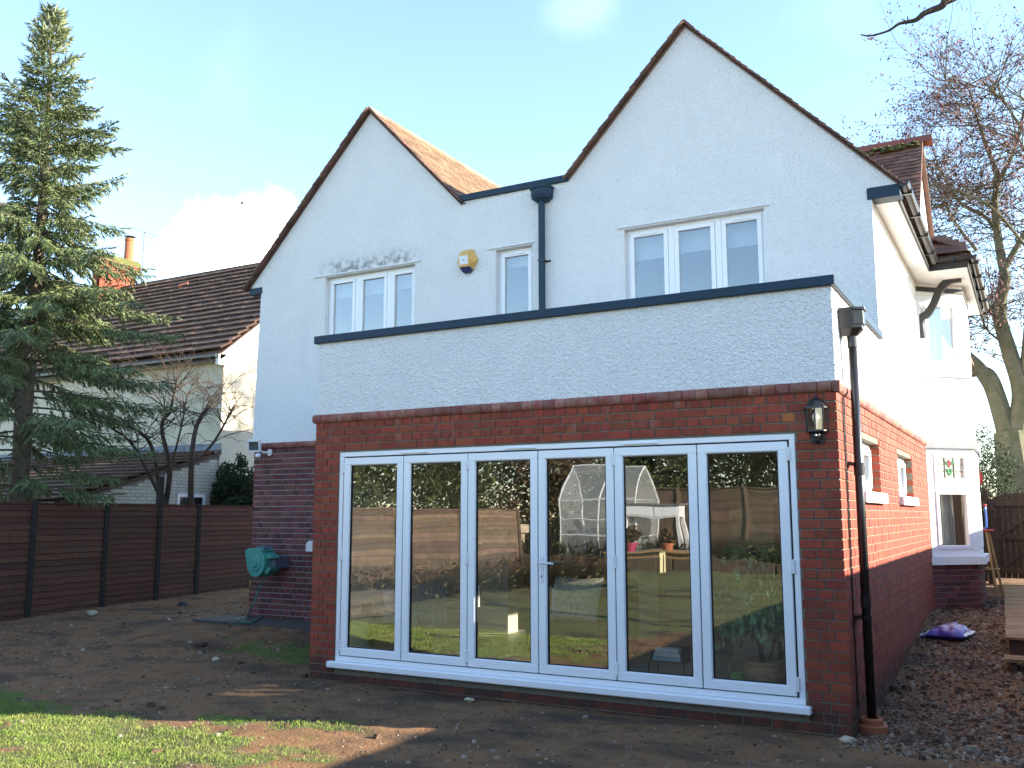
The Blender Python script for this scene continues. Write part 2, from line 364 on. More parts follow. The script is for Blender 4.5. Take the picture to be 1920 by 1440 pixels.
me.polygons.foreach_set('use_smooth', [True] * len(fs)); ground = bpy.data.objects.new('ground', me); COL.objects.link(ground); tag(ground, kind='structure')
m = mat('ground', (.185, .088, .034), (.11, .052, .021), scale=3.2, rough=.97, c3=(.205, .105, .042), detail=9)
n, l, b = nodes(m); sx, pv = posxyz(n, l)
gr = mat('tmp', (.1, .1, .1))
ga = n.new('ShaderNodeAttribute'); ga.attribute_name = 'grass'
gcol = n.new('ShaderNodeValToRGB'); gcol.color_ramp.elements[0].color = (.075, .105, .018, 1); gcol.color_ramp.elements[1].color = (.145, .13, .045, 1)
gcol.color_ramp.elements[0].position = .35; gcol.color_ramp.elements[1].position = .65; l.new(nzs(n, l, pv, 7, 8), gcol.inputs['Fac'])
mx = n.new('ShaderNodeMix'); mx.data_type = 'RGBA'; src = b.inputs['Base Color'].links[0].from_socket
fac = rng(n, l, nm(n, l, 'ADD', ga.outputs['Fac'], nm(n, l, 'MULTIPLY', nm(n, l, 'SUBTRACT', nzs(n, l, pv, 26, 6), .5), .9)), .42, .68)
l.new(fac, mx.inputs['Factor']); l.new(src, mx.inputs['A']); l.new(gcol.outputs['Color'], mx.inputs['B'])
m2 = n.new('ShaderNodeMix'); m2.data_type = 'RGBA'; l.new(rng(n, l, nzs(n, l, pv, 95, 3), .63, .70, 0, .75), m2.inputs['Factor'])
l.new(mx.outputs['Result'], m2.inputs['A']); m2.inputs['B'].default_value = (.26, .175, .10, 1); l.new(m2.outputs['Result'], b.inputs['Base Color'])
bp = n.new('ShaderNodeBump'); bp.inputs['Strength'].default_value = 1; bp.inputs['Distance'].default_value = .02
dkk = n.new('ShaderNodeMix'); dkk.data_type = 'RGBA'; src2 = b.inputs['Base Color'].links[0].from_socket; l.new(src2, dkk.inputs['A']); dkk.inputs['B'].default_value = (.045, .028, .015, 1)
l.new(nm(n, l, 'MAXIMUM', rng(n, l, nzs(n, l, pv, 1.3, 8, (.7, 1.3, 1)), .46, .68, 0, .88), rng(n, l, nzs(n, l, pv, 17, 5), .56, .70, 0, .8)), dkk.inputs['Factor']); l.new(dkk.outputs['Result'], b.inputs['Base Color'])
hh = nm(n, l, 'ADD', nzs(n, l, pv, 34, 8), nm(n, l, 'MULTIPLY', nzs(n, l, pv, 130, 3), .5)); l.new(hh, bp.inputs['Height']); l.new(bp.outputs[0], b.inputs['Normal'])
me.materials.append(m)

# concrete path along the foot of the old wall
mbp = MB()
x = -3.9
while x < -.03:
    w = U(.55, .75); mbp.box(x, min(x + w - .012, -.02), 2.02 + U(-.01, .01), D - .015, .02, .205 + U(-.004, .006)); x += w
tag(mbp.build('path', 'concrete'), kind='structure')

# ------------------------------------------------------------------ the house
house = thing('house', 'white roughcast house with two gables, red brick ground floor and folding glass doors', 'house')
UNIT = MB().box(-.5, .5, -.5, .5, -.5, .5)
BRICKS = []                                  # (x0,x1,y0,y1,z0,z1) front of the extension
def bond(u0, u1, z_top, z_bot, holes, pitch=.0765, first=0, off=0., jt=.0125):
    out = []; i = 0; z = z_top
    while z > z_bot:
        z1, z0 = z, z - pitch + jt + .0005
        head = (i + first) % 2 == 0; p = .1125 if head else .225
        u = u0 - (0 if head else .05625) - off - p * 2
        while u < u1:
            a, c = max(u, u0), min(u + p - jt, u1)
            segs = [(a, c)] if c > a else []
            for (h0, h1, k0, k1) in holes:
                if z1 > k0 + .01 and z0 < k1 - .01:
                    ns = []
                    for (p0, p1) in segs:
                        if p1 <= h0 or p0 >= h1: ns.append((p0, p1)); continue
                        if p0 < h0: ns.append((p0, h0))
                        if p1 > h1: ns.append((h1, p1))
                    segs = ns
            out += [(p0, p1, z0 + U(-.001, .001), z1 + U(-.001, .001)) for p0, p1 in segs if p1 - p0 > .028]
            u += p + 0
        z -= pitch; i += 1
    return out
ext = MB()                                   # mortar bed the bricks are set in
ext.box(0, DX0, .009, .10, -.3, ZT); ext.box(DX1, W - .009, .009, .10, -.3, ZT); ext.box(DX0, DX1, .009, .10, DZ1, ZT); ext.box(DX0, DX1, .009, .10, -.3, DZ0 - .07)
WIN = [(1.0, 2.2, 1.86, 2.33), (3.62, 4.98, 1.86, 2.33)]
prev = .10
for (a, c, k0, k1) in WIN:
    ext.box(W - .10, W - .009, prev, a - .006, -.3, ZT); ext.box(W - .10, W - .009, a - .006, c + .006, -.3, k0 - .006); ext.box(W - .10, W - .009, a - .006, c + .006, k1 + .006, ZT); prev = c + .006
ext.box(W - .10, W - .009, prev, 6.84, -.3, ZT)
ext.box(.009, .10, .10, D, -.3, ZT)
extw = ext.build('extension_wall', 'mortar', house)
front = []
for (p0, p1, z0, z1) in bond(0, W, ZT, -.2, [(DX0 - .006, DX1 + .006, DZ0 - .07, DZ1 + .004)]):
    j = U(-.0015, .0015); front.append((p0, p1, j, .1, z0, z1))
def brick_px(b):
    c = Vector(((b[0] + b[1]) / 2, 0, (b[4] + b[5]) / 2)); d = (c - CAM).dot(FW); return (b[1] - b[0]) / d * (1 if c.z > .08 else .2)
front.sort(key=brick_px, reverse=True)
ume = None
for b in front[:300]:
    if ume is None:
        o = UNIT.build('brick', 'brick_red', extw); ume = o.data
    else:
        o = bpy.data.objects.new('brick', ume); COL.objects.link(o); o.parent = extw
    o.location = ((b[0] + b[1]) / 2, (b[2] + b[3]) / 2, (b[4] + b[5]) / 2); o.scale = (b[1] - b[0], b[3] - b[2], b[5] - b[4])
mat('brick_orange', (.42, .13, .03), (.36, .10, .03), scale=16, rough=.85)
def pxd(o): d = o.location - CAM; k = F_PX / d.dot(FW); return (960 + d.dot(RT) * k - 1477) ** 2 + (720 - d.dot(UP) * k - 798) ** 2
ob1 = min([c for c in extw.children if c.data == ume], key=pxd); ob1.material_slots[0].link = 'OBJECT'; ob1.material_slots[0].material = MAT['brick_orange']
rest = MB()
for b in front[300:]: rest.box(*b)
for (p0, p1, z0, z1) in bond(.1105, 6.86, ZT, -.2, WIN, first=1):
    j = U(-.0015, .0015); rest.box(W - .1, W + j, p0, p1, z0, z1)
for (p0, p1, z0, z1) in bond(.1105, D, ZT, -.2, [], first=1): rest.box(0, .09, p0, p1, z0, z1)
tag(rest.build('brickwork', 'brick_red', extw, fix=False), kind='stuff')
# old brick wall of the house left of the extension, and the bay plinth
old = MB(); old.box(-3.46, -.005, D - .03, D + .2, -.2, 2.63); old.box(-3.46, -3.3, D + .2, 16, -.2, 2.63)
oldw = old.build('old_brick_wall', 'mortar_pale', house); ob = MB()
for (p0, p1, z0, z1) in bond(-3.472, -.02, 2.615, .0, [], first=0, jt=.015):
    j = U(-.0015, .0015); ob.box(p0, p1, D - .038 + j, D + .05, z0, z1)
tag(ob.build('brickwork', 'brick_old', oldw, fix=False), kind='stuff')
# bullnose string course: half-round header bricks
def halfround(m, p, q, r, out, k=7):        # p->q axis, out = outward unit
    p, q, out = Vector(p), Vector(q), Vector(out); up = Vector((0, 0, 1))
    prof = [(math.cos(a) * r * .8, math.sin(a) * r) for a in [-math.pi / 2 + math.pi * i / k for i in range(k + 1)]]
    vs = [e + out * a + up * b for e in (p, q) for a, b in prof] ; n = k + 1
    m.add(vs, [(i, i + 1, n + i + 1, n + i) for i in range(k)] + [tuple(range(n)), tuple(range(2 * n - 1, n - 1, -1)), (0, n, 2 * n - 1, n - 1)])
sc = MB(); ST = .046; zc = ZT + ST
sc.box(0, W, .002, .2, ZT - .003, ZT + .09); sc.box(W - .2, W - .002, .2, 6.84, ZT - .003, ZT + .09); sc.box(0.002, .2, .2, D, ZT - .003, ZT + .09)
scw = sc.build('string_course', 'mortar', house)
bm0 = MB(); halfround(bm0, (-.5, 0, 0), (.5, 0, 0), 1, (0, -1, 0)); bull = None
x = -.03
while x < W + .03:
    w = .1125 if rnd() < .7 else .215; x1 = min(x + w - .006, W + .035)
    if bull is None: o = bm0.build('bullnose_brick', 'brick_bull', scw, smooth=False); bull = o.data
    else: o = bpy.data.objects.new('bullnose_brick', bull); COL.objects.link(o); o.parent = scw
    o.location = ((x + x1) / 2, .004 + U(-.002, .002), zc); o.scale = (x1 - x, ST, ST); x += w
b2 = MB(); y = .02
while y < 6.8:
    w = .215; halfround(b2, (W - .004, y, zc), (W - .004, min(y + w - .006, 6.84), zc), ST, (1, 0, 0)); y += w
b2.box(W - .01, W + .034, -.034, .02, ZT, ZT + .088)
x = -3.5
while x < -.03:
    halfround(b2, (x, D - .03, 2.66), (x + .21, D - .03, 2.66), .045, (0, -1, 0)); x += .216
tag(b2.build('bullnose_run', 'brick_bull', scw), kind='stuff')

# --- roughcast of the extension parapet with a slightly uneven thrown face, and the main rear wall
def cast_wall(name, outline, holes, fn0, fn1): return MB().slab(outline, holes, fn0, fn1).build(name, 'roughcast', house)
def rough_strip(name, p0, du, dv, nu, nv, nrm, amp=.007):
    p0, du, dv, nrm = Vector(p0), Vector(du), Vector(dv), Vector(nrm); vs = []
    for j in range(nv + 1):
        for i in range(nu + 1):
            p = p0 + du * (i / nu) + dv * (j / nv)
            vs.append(p + nrm * amp * (noise.noise(p * 52) + .5 * noise.noise(p * 27)))
    m = MB(); m.add(vs, [(j * (nu + 1) + i, j * (nu + 1) + i + 1, (j + 1) * (nu + 1) + i + 1, (j + 1) * (nu + 1) + i) for j in range(nv) for i in range(nu)]); return m
PZ0, PZ1 = ZT + .085, 3.47
pc = MB(); pc.box(.01, W - .01, .012, .22, PZ0 - .02, PZ1); pc.box(W - .22, W - .012, .22, D, PZ0 - .02, PZ1); pc.box(.012, .22, .22, D, PZ0 - .02, PZ1)
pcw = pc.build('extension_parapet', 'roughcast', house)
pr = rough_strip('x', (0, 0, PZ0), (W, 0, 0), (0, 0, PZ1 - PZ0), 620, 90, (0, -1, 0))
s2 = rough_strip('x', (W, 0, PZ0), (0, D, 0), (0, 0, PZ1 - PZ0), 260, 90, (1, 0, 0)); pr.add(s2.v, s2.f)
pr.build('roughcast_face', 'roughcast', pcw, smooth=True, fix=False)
flat = part('extension_roof', 'lead', house, (.22, W - .22, .22, D, 3.28, 3.34))
def coping(name, *bx): return part(name, 'alu_grey', house, *bx, bev=.004)
coping('coping', (-.036, W + .036, -.036, .25, 3.462, 3.542)); coping('coping', (W - .25, W + .036, .25, D - .004, 3.462, 3.541)); coping('coping', (-.036, .25, .25, D - .004, 3.462, 3.541))
# main rear wall
W1 = (-2.235, -.655, 3.75, 5.075); W2 = (.625, 1.165, 3.75, 5.085); W3 = (2.425, 4.115, 3.75, 5.085)
rect = lambda w: [(w[0], w[2]), (w[1], w[2]), (w[1], w[3]), (w[0], w[3])]
AL, AR, S = (-1.475, 7.44), (3.262, 7.49), 1.05
outl = [(-3.49, 2.69), (-.003, 2.69), (-.003, PZ0), (W + .0, PZ0), (W, 4.985), (W + .27, 5.00), (W + .27, 5.13), AR, (1.672, 5.84), (.078, 5.84), AL, (-3.70, 5.12), (-3.70, 5.0), (-3.49, 4.99)]
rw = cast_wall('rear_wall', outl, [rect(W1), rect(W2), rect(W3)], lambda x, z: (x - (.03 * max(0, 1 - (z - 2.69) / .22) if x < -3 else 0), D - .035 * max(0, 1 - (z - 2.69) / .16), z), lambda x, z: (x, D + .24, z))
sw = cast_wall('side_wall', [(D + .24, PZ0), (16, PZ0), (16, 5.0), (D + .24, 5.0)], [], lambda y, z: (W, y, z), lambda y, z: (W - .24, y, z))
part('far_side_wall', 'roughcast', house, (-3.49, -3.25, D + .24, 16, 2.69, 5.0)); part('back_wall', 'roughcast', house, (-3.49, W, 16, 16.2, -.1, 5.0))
coping('link_coping', (.05, 1.69, D - .035, D + .3, 5.83, 5.915))
part('link_roof', 'lead', house, (-.6, 2.3, D + .24, 16, 5.7, 5.8))
# box ends at the eaves
part('eaves_box', 'alu_grey', house, (W - .045, W + .285, D - .012, D + .20, 4.985, 5.115), bev=.004)
part('eaves_box', 'alu_grey', house, (-3.725, -3.47, D - .012, D + .20, 4.985, 5.085), bev=.004)
# drip moulds over the windows
for w, e0, e1 in ((W1, .2, .1), (W2, .12, .02), (W3, .09, .07)):
    m = MB(); m.prism([(w[0] - e0, D + .01, w[3] + .045), (w[0] - e0, D - .018, w[3] + .03), (w[0] - e0, D - .022, w[3] + .018), (w[0] - e0, D + .01, w[3] + .012)], (w[1] - w[0] + e0 + e1, 0, 0))
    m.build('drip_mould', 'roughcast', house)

# --- roofs of plain tiles
def tile_plane(m, o, along, down, L, H, gauge, tw, th=.014, lap=1.6, sag=.0, clip=None, jit=.004):
    o, along, down = Vector(o), Vector(along).normalized(), Vector(down).normalized(); nr = along.cross(down)
    if nr.z < 0: nr = -nr
    rows = int(H / gauge + .5)
    for r in range(rows):
        off = (r % 2) * tw / 2; u = -off
        while u < L:
            a, c = max(u, 0), min(u + tw - .004, L)
            if c - a > .03:
                ctr = o + along * ((a + c) / 2) + down * (r * gauge + gauge * lap / 2)
                if clip is None or clip(ctr):
                    tilt = nr * (th * 1.0); j = nr * U(0, jit)
                    ax = along * ((c - a) / 2); ay = (down * (gauge * lap / 2) + tilt * .8); az = nr * th / 2
                    m.obox(ctr + tilt * 1.3 + j, ax, ay, az)
            u += tw
def verge(P, Q, roof):                       # stepped tile ends along a gable edge, each tile its own piece
    P, Q = Vector(P), Vector(Q); d = (Q - P); L = d.length; d.normalize(); nr = Vector((0, 1, 0)).cross(d); nr = nr if nr.z > 0 else -nr
    k = int(L / .1)
    for i in range(k):
        c = P + d * (i + .5) * (L / k); m = None
        if not VT:
            mm = MB(); mm.box(-.085, .085, -.06, .10, -.007, .007); o = mm.build('verge_tile', 'tile_plain', roof); VT.append(o.data)
        else: o = bpy.data.objects.new('verge_tile', VT[0]); COL.objects.link(o); o.parent = roof
        q = (d + nr * .10).normalized(); zz = Vector((0, 1, 0)).cross(q); zz = zz if zz.z > 0 else -zz
        o.matrix_world = Matrix.Translation(c + nr * (.035 + U(-.003, .003)) + Vector((0, U(-.006, .006), 0))) @ Matrix((q, zz.cross(q), zz)).transposed().to_4x4()
        o.parent = roof
    mm = MB(); mm.prism([P + nr * .0, Q + nr * .0, Q + nr * .024, P + nr * .024], Vector((0, .25, 0)) , 'tile_plain'); mm.prism([P + nr * -.004 + Vector((0, -.03, 0)), Q + nr * -.004 + Vector((0, -.03, 0)), Q + nr * .008 + Vector((0, -.03, 0)), P + nr * .008 + Vector((0, -.03, 0))], Vector((0, .2, 0)), 'tile_plain')
    mm.build('undercloak', 'tile_plain', roof)
VT = []; YV = D - .0
for nm_, A, lo, hi, back in (('left_roof', AL, (-3.74, AL[1] - (AL[0] + 3.74) * S + .0), (.10, AL[1] - (.10 - AL[0]) * S), 16.2), ('right_roof', AR, (1.70, AR[1] - (AR[0] - 1.70) * S), (W + .28, AR[1] - (W + .28 - AR[0]) * S), 16.2)):
    r = MB(); t = .02
    for e in (lo, hi):
        r.prism([(A[0], D + .02, A[1] + .012), (e[0], D + .02, e[1] + .012), (e[0], D + .02, e[1] - .05), (A[0], D + .02, A[1] - .05)], (0, back - D, 0))
    ro = r.build('roof', 'tile_plain', house)
    for e in (lo, hi): verge((A[0], YV, A[1]), (e[0], YV, e[1]), ro)
    rid = MB(); y = D - .045
    while y < back:
        rid.prism([(A[0] - .13, y, A[1] - .06), (A[0], y, A[1] + .085), (A[0] + .13, y, A[1] - .06), (A[0] + .11, y, A[1] - .075), (A[0], y, A[1] + .05), (A[0] - .11, y, A[1] - .075)], (0, .295, 0)); y += .305
    rid.build('ridge_tiles', 'tile_ridge' if nm_ == 'right_roof' else 'tile_pale_sunlit', ro)
    if nm_ == 'left_roof':
        tl = MB(); dn = Vector((hi[0] - A[0], 0, hi[1] - A[1])); tile_plane(tl, (A[0], D + .10, A[1] + .02), (0, 1, 0), dn, 8.0, dn.length, .1, .165)
        tag(tl.build('roof_tiles', 'tile_pale_sunlit', ro, fix=False), kind='stuff')
    else:
        tl = MB(); dn = Vector((hi[0] - A[0], 0, hi[1] - A[1])); tile_plane(tl, (A[0], D + .10, A[1] + .02), (0, 1, 0), dn, 3.5, dn.length - .1, .1, .165)
        tag(tl.build('roof_tiles', 'tile_plain', ro, fix=False), kind='stuff')
# cross gable over the bay
GX, GY, GZ = 5.34, 7.95, 7.53
cg = MB(); cg.prism([(GX - .02, GY, GZ - .06), (GX - .02, GY - 1.75, 5.40), (GX - .02, GY + 1.75, 5.40)], (-.2, 0, 0)); cgw = cg.build('side_gable', 'smooth_white', house)
r = MB()
for s in (-1, 1): r.prism([(GX + .06, GY, GZ), (GX + .06, GY + s * 2.0, GZ - 2.4), (GX + .06, GY + s * 2.0, GZ - 2.45), (GX + .06, GY, GZ - .06)], (-2.9, 0, 0))
cro = r.build('cross_roof', 'tile_plain', house)
tl = MB(); dn = Vector((0, -2.0, -2.4)); tile_plane(tl, (GX - 2.4, GY, GZ + .005), (1, 0, 0), dn, 2.46, dn.length, .1, .165, lap=1.35); tag(tl.build('roof_tiles', 'tile_plain', cro, fix=False), kind='stuff')
rid = MB(); x = GX - 2.2
while x < GX + .0: rid.prism([(x, GY - .12, GZ - .06), (x, GY, GZ + .085), (x, GY + .12, GZ - .06), (x, GY, GZ + .04)], (.395, 0, 0)); x += .4
rid.build('ridge_tiles', 'tile_ridge', cro)
mo = MB()
for i in range(60):
    c = Vector((U(GX - 1.1, GX), GY - .12, GZ - .05)) + Vector((0, -2.0, -2.4)).normalized() * U(0, .16); mo.lathe(c, [(.0, -.01), (U(.03, .06), .0), (U(.02, .04), .018), (.0, .03)], 6)
mo.build('moss', 'moss', cro)
pt = MB()                                    # pent roof on the bay eaves
tile_plane(pt, (6.03, 6.25, 5.17 + .02), (0, 1, 0), (-.66, 0, .33), 3.4, .66, .1, .165, lap=1.3)
tile_plane(pt, (GX - .1, 6.15, 5.19), (1, 0, 0), (0, .5, .42), .75, .5, .1, .165, lap=1.3, clip=lambda c: c.x < 6.02 - (c.y - 6.15) * .75)
pt.prism([(5.3, 6.2, 5.16), (6.0, 6.2, 5.16), (5.3, 6.9, 5.66)], (0, 3.4, 0)); tag(pt.build('pent_roof', 'tile_plain', house), kind='stuff')
# eaves: soffits, fascias and gutters
part('soffit', 'smooth_white', house, (W, W + .235, D + .2, 6.2, 4.985, 5.0)); part('soffit', 'smooth_white', house, (W, 5.97, 6.2, 9.72, 4.985, 5.0))
part('fascia', 'black_wood', house, (W + .236, W + .262, D + .2, 6.175, 4.975, 5.13)); part('fascia', 'black_wood', house, (W + .236, 5.972, 6.176, 6.2, 4.975, 5.13)); part('fascia', 'black_wood', house, (5.973, 5.995, 6.176, 9.74, 4.975, 5.13)); part('fascia', 'black_wood', house, (W, 5.972, 9.72, 9.74, 4.975, 5.13))
def gutter(P, Q, outv, ends=True):
    P, Q, outv = Vector(P), Vector(Q), Vector(outv); m = MB(); k = 8; d = (Q - P).normalized()
    for r0, flip in ((.056, 0), (.051, 1)):
        pr = [(math.cos(a) * r0, math.sin(a) * r0) for a in [math.pi + math.pi * i / k for i in range(k + 1)]]
        vs = [e + outv * (a + .06) + Vector((0, 0, b)) for e in (P, Q) for a, b in pr]; n = k + 1
        m.add(vs, [(i, i + 1, n + i + 1, n + i) for i in range(k)])
    c = [P + outv * (.06 + math.cos(a) * .055) + Vector((0, 0, math.sin(a) * .055)) for a in [math.pi + math.pi * i / k for i in range(k + 1)]]; m.add(c, [tuple(range(k + 1))])
    o = m.build('gutter', 'black_plastic', house, fix=False); L = (Q - P).length; t = .25
    while t < L:
        b = MB(); c = P + d * t; b.obox(c + outv * .055 + Vector((0, 0, -.03)), d * .018, outv * .064, Vector((0, 0, .034))); b.build('gutter_bracket', 'black_plastic', o); t += .85
    return o
gutter((W + .262, D - .03, 5.12), (W + .262, 6.02, 5.08), (1, 0, 0)); gutter((5.56, 6.176, 5.12), (6.05, 6.176, 5.12), (0, -1, 0)); gutter((5.995, 6.13, 5.12), (5.995, 9.75, 5.10), (1, 0, 0))
# curved bracket under the overhang
P = [(5.285, 4.30), (5.285, 4.56), (5.40, 4.66), (5.50, 4.82), (5.58, 4.99), (5.70, 5.10), (5.86, 5.12)]
C = catmull([(a, 0, b) for a, b in P], 6); top, bot = [], []
for i, p in enumerate(C):
    t = (C[min(i + 1, len(C) - 1)] - C[max(i - 1, 0)]).normalized(); nn = Vector((-t.z, 0, t.x)); top.append(p + nn * .05); bot.append(p - nn * .05)
bk = MB(); bk.prism([(p.x, 6.84, min(p.z, 4.984) if False else p.z - .13) for p in top] + [(p.x, 6.84, p.z - .13) for p in reversed(bot)], (0, .09, 0)); bk.build('eaves_bracket', 'black_wood', house)

# --- two storey canted bay
BY0, BD = 6.82, .57
def bay_outline(g=0.): return [(W - .1, BY0 - g * .41), (W + BD + g, BY0 + BD - g * .41 + g * .0), (W + BD + g, 9.08 - BD + g * .41), (W - .1, 9.08 + g * .41)]
def bay_pts(g):
    a = BY0 - g * 1.0; return [(W - .06, a), (W, a), (W + BD + g, a + BD + g * 0.6), (W + BD + g, 9.1 - (BD - 0) + g * .4), (W, 9.1 + g), (W - .06, 9.1 + g)]
def bay_prism(name, g, z0, z1, mk, parent=house):
    m = MB(); m.prism([(x, y, z0) for x, y in bay_pts(g)], (0, 0, z1 - z0)); return m.build(name, mk, parent)
bp0 = bay_prism('bay_plinth', -.012, -.1, .96, 'mortar_pale')
dirc = Vector((BD, BD, 0)).normalized(); nrc = Vector((1, -1, 0)).normalized(); LB = math.hypot(BD, BD)
ob = MB()
for (p0, p1, z0, z1) in bond(0, LB, .955, .1, [], first=0, jt=.014):
    c = Vector((W, BY0, 0)) + dirc * ((p0 + p1) / 2) + Vector((0, 0, (z0 + z1) / 2)); ob.obox(c - nrc * .03, dirc * (p1 - p0) / 2, nrc * .03, (0, 0, (z1 - z0) / 2))
for (p0, p1, z0, z1) in bond(BY0 + BD + .01, 9.1 - BD, .955, .1, [], first=1): ob.box(W + BD - .06, W + BD, p0, p1, z0, z1)
tag(ob.build('brickwork', 'brick_old', bp0, fix=False), kind='stuff')
bay_prism('bay_sill', .07, .96, 1.07, 'smooth_white')
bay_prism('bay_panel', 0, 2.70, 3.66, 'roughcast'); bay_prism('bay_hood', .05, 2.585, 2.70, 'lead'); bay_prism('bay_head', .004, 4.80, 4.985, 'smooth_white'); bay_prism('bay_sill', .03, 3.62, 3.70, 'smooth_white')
bay_prism('bay_trim', .02, 4.86, 4.93, 'black_wood')
part('bay_room', 'plaster', house, (4.9, 5.0, 6.9, 9.0, .9, 4.98))
def frame_rect(m, fn, a0, a1, z0, z1, w, d0, d1):   # picture frame of four bars on a mapped plane
    for (p, q, r, s) in ((a0, a1, z0, z0 + w), (a0, a1, z1 - w, z1), (a0, a0 + w, z0 + w, z1 - w), (a1 - w, a1, z0 + w, z1 - w)):
        c = [fn(u, v, d) for d in (d0, d1) for v in (r, s) for u in (p, q)]
        m.add(c, [(0, 2, 3, 1), (4, 5, 7, 6), (0, 1, 5, 4), (2, 6, 7, 3), (0, 4, 6, 2), (1, 3, 7, 5)])
def pane(fn, a0, a1, z0, z1, d, parent, mk='glass', th=.006):
    m = MB(); c = [fn(u, v, e) for e in (d, d + th) for v in (z0, z1) for u in (a0, a1)]
    m.add(c, [(0, 2, 3, 1), (4, 5, 7, 6), (0, 1, 5, 4), (2, 6, 7, 3), (0, 4, 6, 2), (1, 3, 7, 5)]); return m.build('pane' if mk.startswith('glass') else 'blind', mk, parent)
def bay_window(z0, z1, zsplit, tul):
    t = MB(); wo = None
    for k, (o, dr, nr, L, cells) in enumerate(((Vector((W, BY0, 0)), dirc, nrc, LB, 1), (Vector((W + BD, BY0 + BD, 0)), Vector((0, 1, 0)), Vector((1, 0, 0)), 9.1 - BY0 - 2 * BD, 2))):
        fn = lambda u, v, d, o=o, dr=dr, nr=nr: o + dr * u - nr * d + Vector((0, 0, v))
        m = MB(); frame_rect(m, fn, 0, L, z0, z1, .10 if k == 0 else .07, .0, .07)
        cw = L / cells; panes = []
        for c in range(cells):
            a0, a1 = c * cw + .12, (c + 1) * cw - .12
            for (q0, q1) in ([(z0 + .1, z1 - .1)] if not zsplit else [(z0 + .1, zsplit - .06), (zsplit + .06, z1 - .08)]):
                frame_rect(m, fn, a0 + .0, a1, q0, q1, .055, -.012, .06); panes.append((a0 + .05, a1 - .05, q0 + .05, q1 - .05))
            m.add([fn(u, v, d) for d in (.006, .06) for v in (z0 + .06, z1 - .06) for u in (c * cw + .02, a0 + .02)], [(0, 2, 3, 1), (4, 5, 7, 6), (0, 1, 5, 4), (2, 6, 7, 3), (0, 4, 6, 2), (1, 3, 7, 5)])
            m.add([fn(u, v, d) for d in (.006, .06) for v in (z0 + .06, z1 - .06) for u in (a1 - .02, (c + 1) * cw - .02)], [(0, 2, 3, 1), (4, 5, 7, 6), (0, 1, 5, 4), (2, 6, 7, 3), (0, 4, 6, 2), (1, 3, 7, 5)])
            if zsplit: m.add([fn(u, v, d) for d in (-.004, .06) for v in (zsplit - .07, zsplit + .07) for u in (a0, a1)], [(0, 2, 3, 1), (4, 5, 7, 6), (0, 1, 5, 4), (2, 6, 7, 3), (0, 4, 6, 2), (1, 3, 7, 5)])
        wo = m.build('bay_window', 'upvc', house); bevel(wo, .005)
        for q in panes: pane(fn, *q, .03, wo)
        if tul and k == 0:                   # leaded light with a stained tulip
            a0, a1, q0, q1 = panes[1]; mm = MB()
            for i in range(4):
                u = a0 + (a1 - a0) * (i + .0) / 3; c = [fn(uu, v, d) for d in (.02, .034) for v in (q0, q1) for uu in (u - .004, u + .004)]; mm.add(c, [(0, 2, 3, 1), (4, 5, 7, 6), (0, 1, 5, 4), (2, 6, 7, 3), (0, 4, 6, 2), (1, 3, 7, 5)])
            for i in range(1, 3):
                v0 = q0 + (q1 - q0) * i / 3; c = [fn(uu, v, d) for d in (.02, .034) for v in (v0 - .004, v0 + .004) for uu in (a0, a1)]; mm.add(c, [(0, 2, 3, 1), (4, 5, 7, 6), (0, 1, 5, 4), (2, 6, 7, 3), (0, 4, 6, 2), (1, 3, 7, 5)])
            mm.build('leading', 'leaded', wo); uc = (a0 + a1) / 2; H = q1 - q0
            def shape(pts, mk, nm_): q = MB(); q.prism([fn(uc + a * H, q0 + b * H, .018) for a, b in pts], nrc * -.004); q.build(nm_, mk, wo)
            shape([(0, .92), (.10, .78), (.07, .62), (0, .56), (-.07, .62), (-.10, .78)], 'stain_red', 'tulip_flower')
            shape([(.06, .60), (.16, .68), (.26, .86), (.13, .80), (.11, .66)], 'stain_green', 'tulip_leaf'); shape([(-.06, .60), (-.16, .68), (-.26, .86), (-.13, .80), (-.11, .66)], 'stain_green', 'tulip_leaf')
            shape([(.0, .14), (.10, .24), (.17, .48), (.06, .46), (.05, .28)], 'stain_green', 'tulip_leaf'); shape([(.0, .14), (-.10, .24), (-.17, .48), (-.06, .46), (-.05, .28)], 'stain_green', 'tulip_leaf')
            shape([(-.012, .1), (.012, .1), (.012, .58), (-.012, .58)], 'stain_green', 'tulip_stem')
        if k == 0:                           # net curtain inside
            cu = MB(); vs = []; nn = 40
            for j, v in enumerate((z0 + .1, (zsplit or z1) - .1)):
                for i in range(nn + 1): vs.append(fn(.10 + (L * .62 - .1) * i / nn, v, .12 + .02 * math.sin(i * 1.7)))
            cu.add(vs, [(i, i + 1, nn + 2 + i, nn + 1 + i) for i in range(nn)]); cu.build('curtain', 'blind', wo, fix=False)
bay_window(1.07, 2.585, 2.05, True); bay_window(3.70, 4.80, None, False)

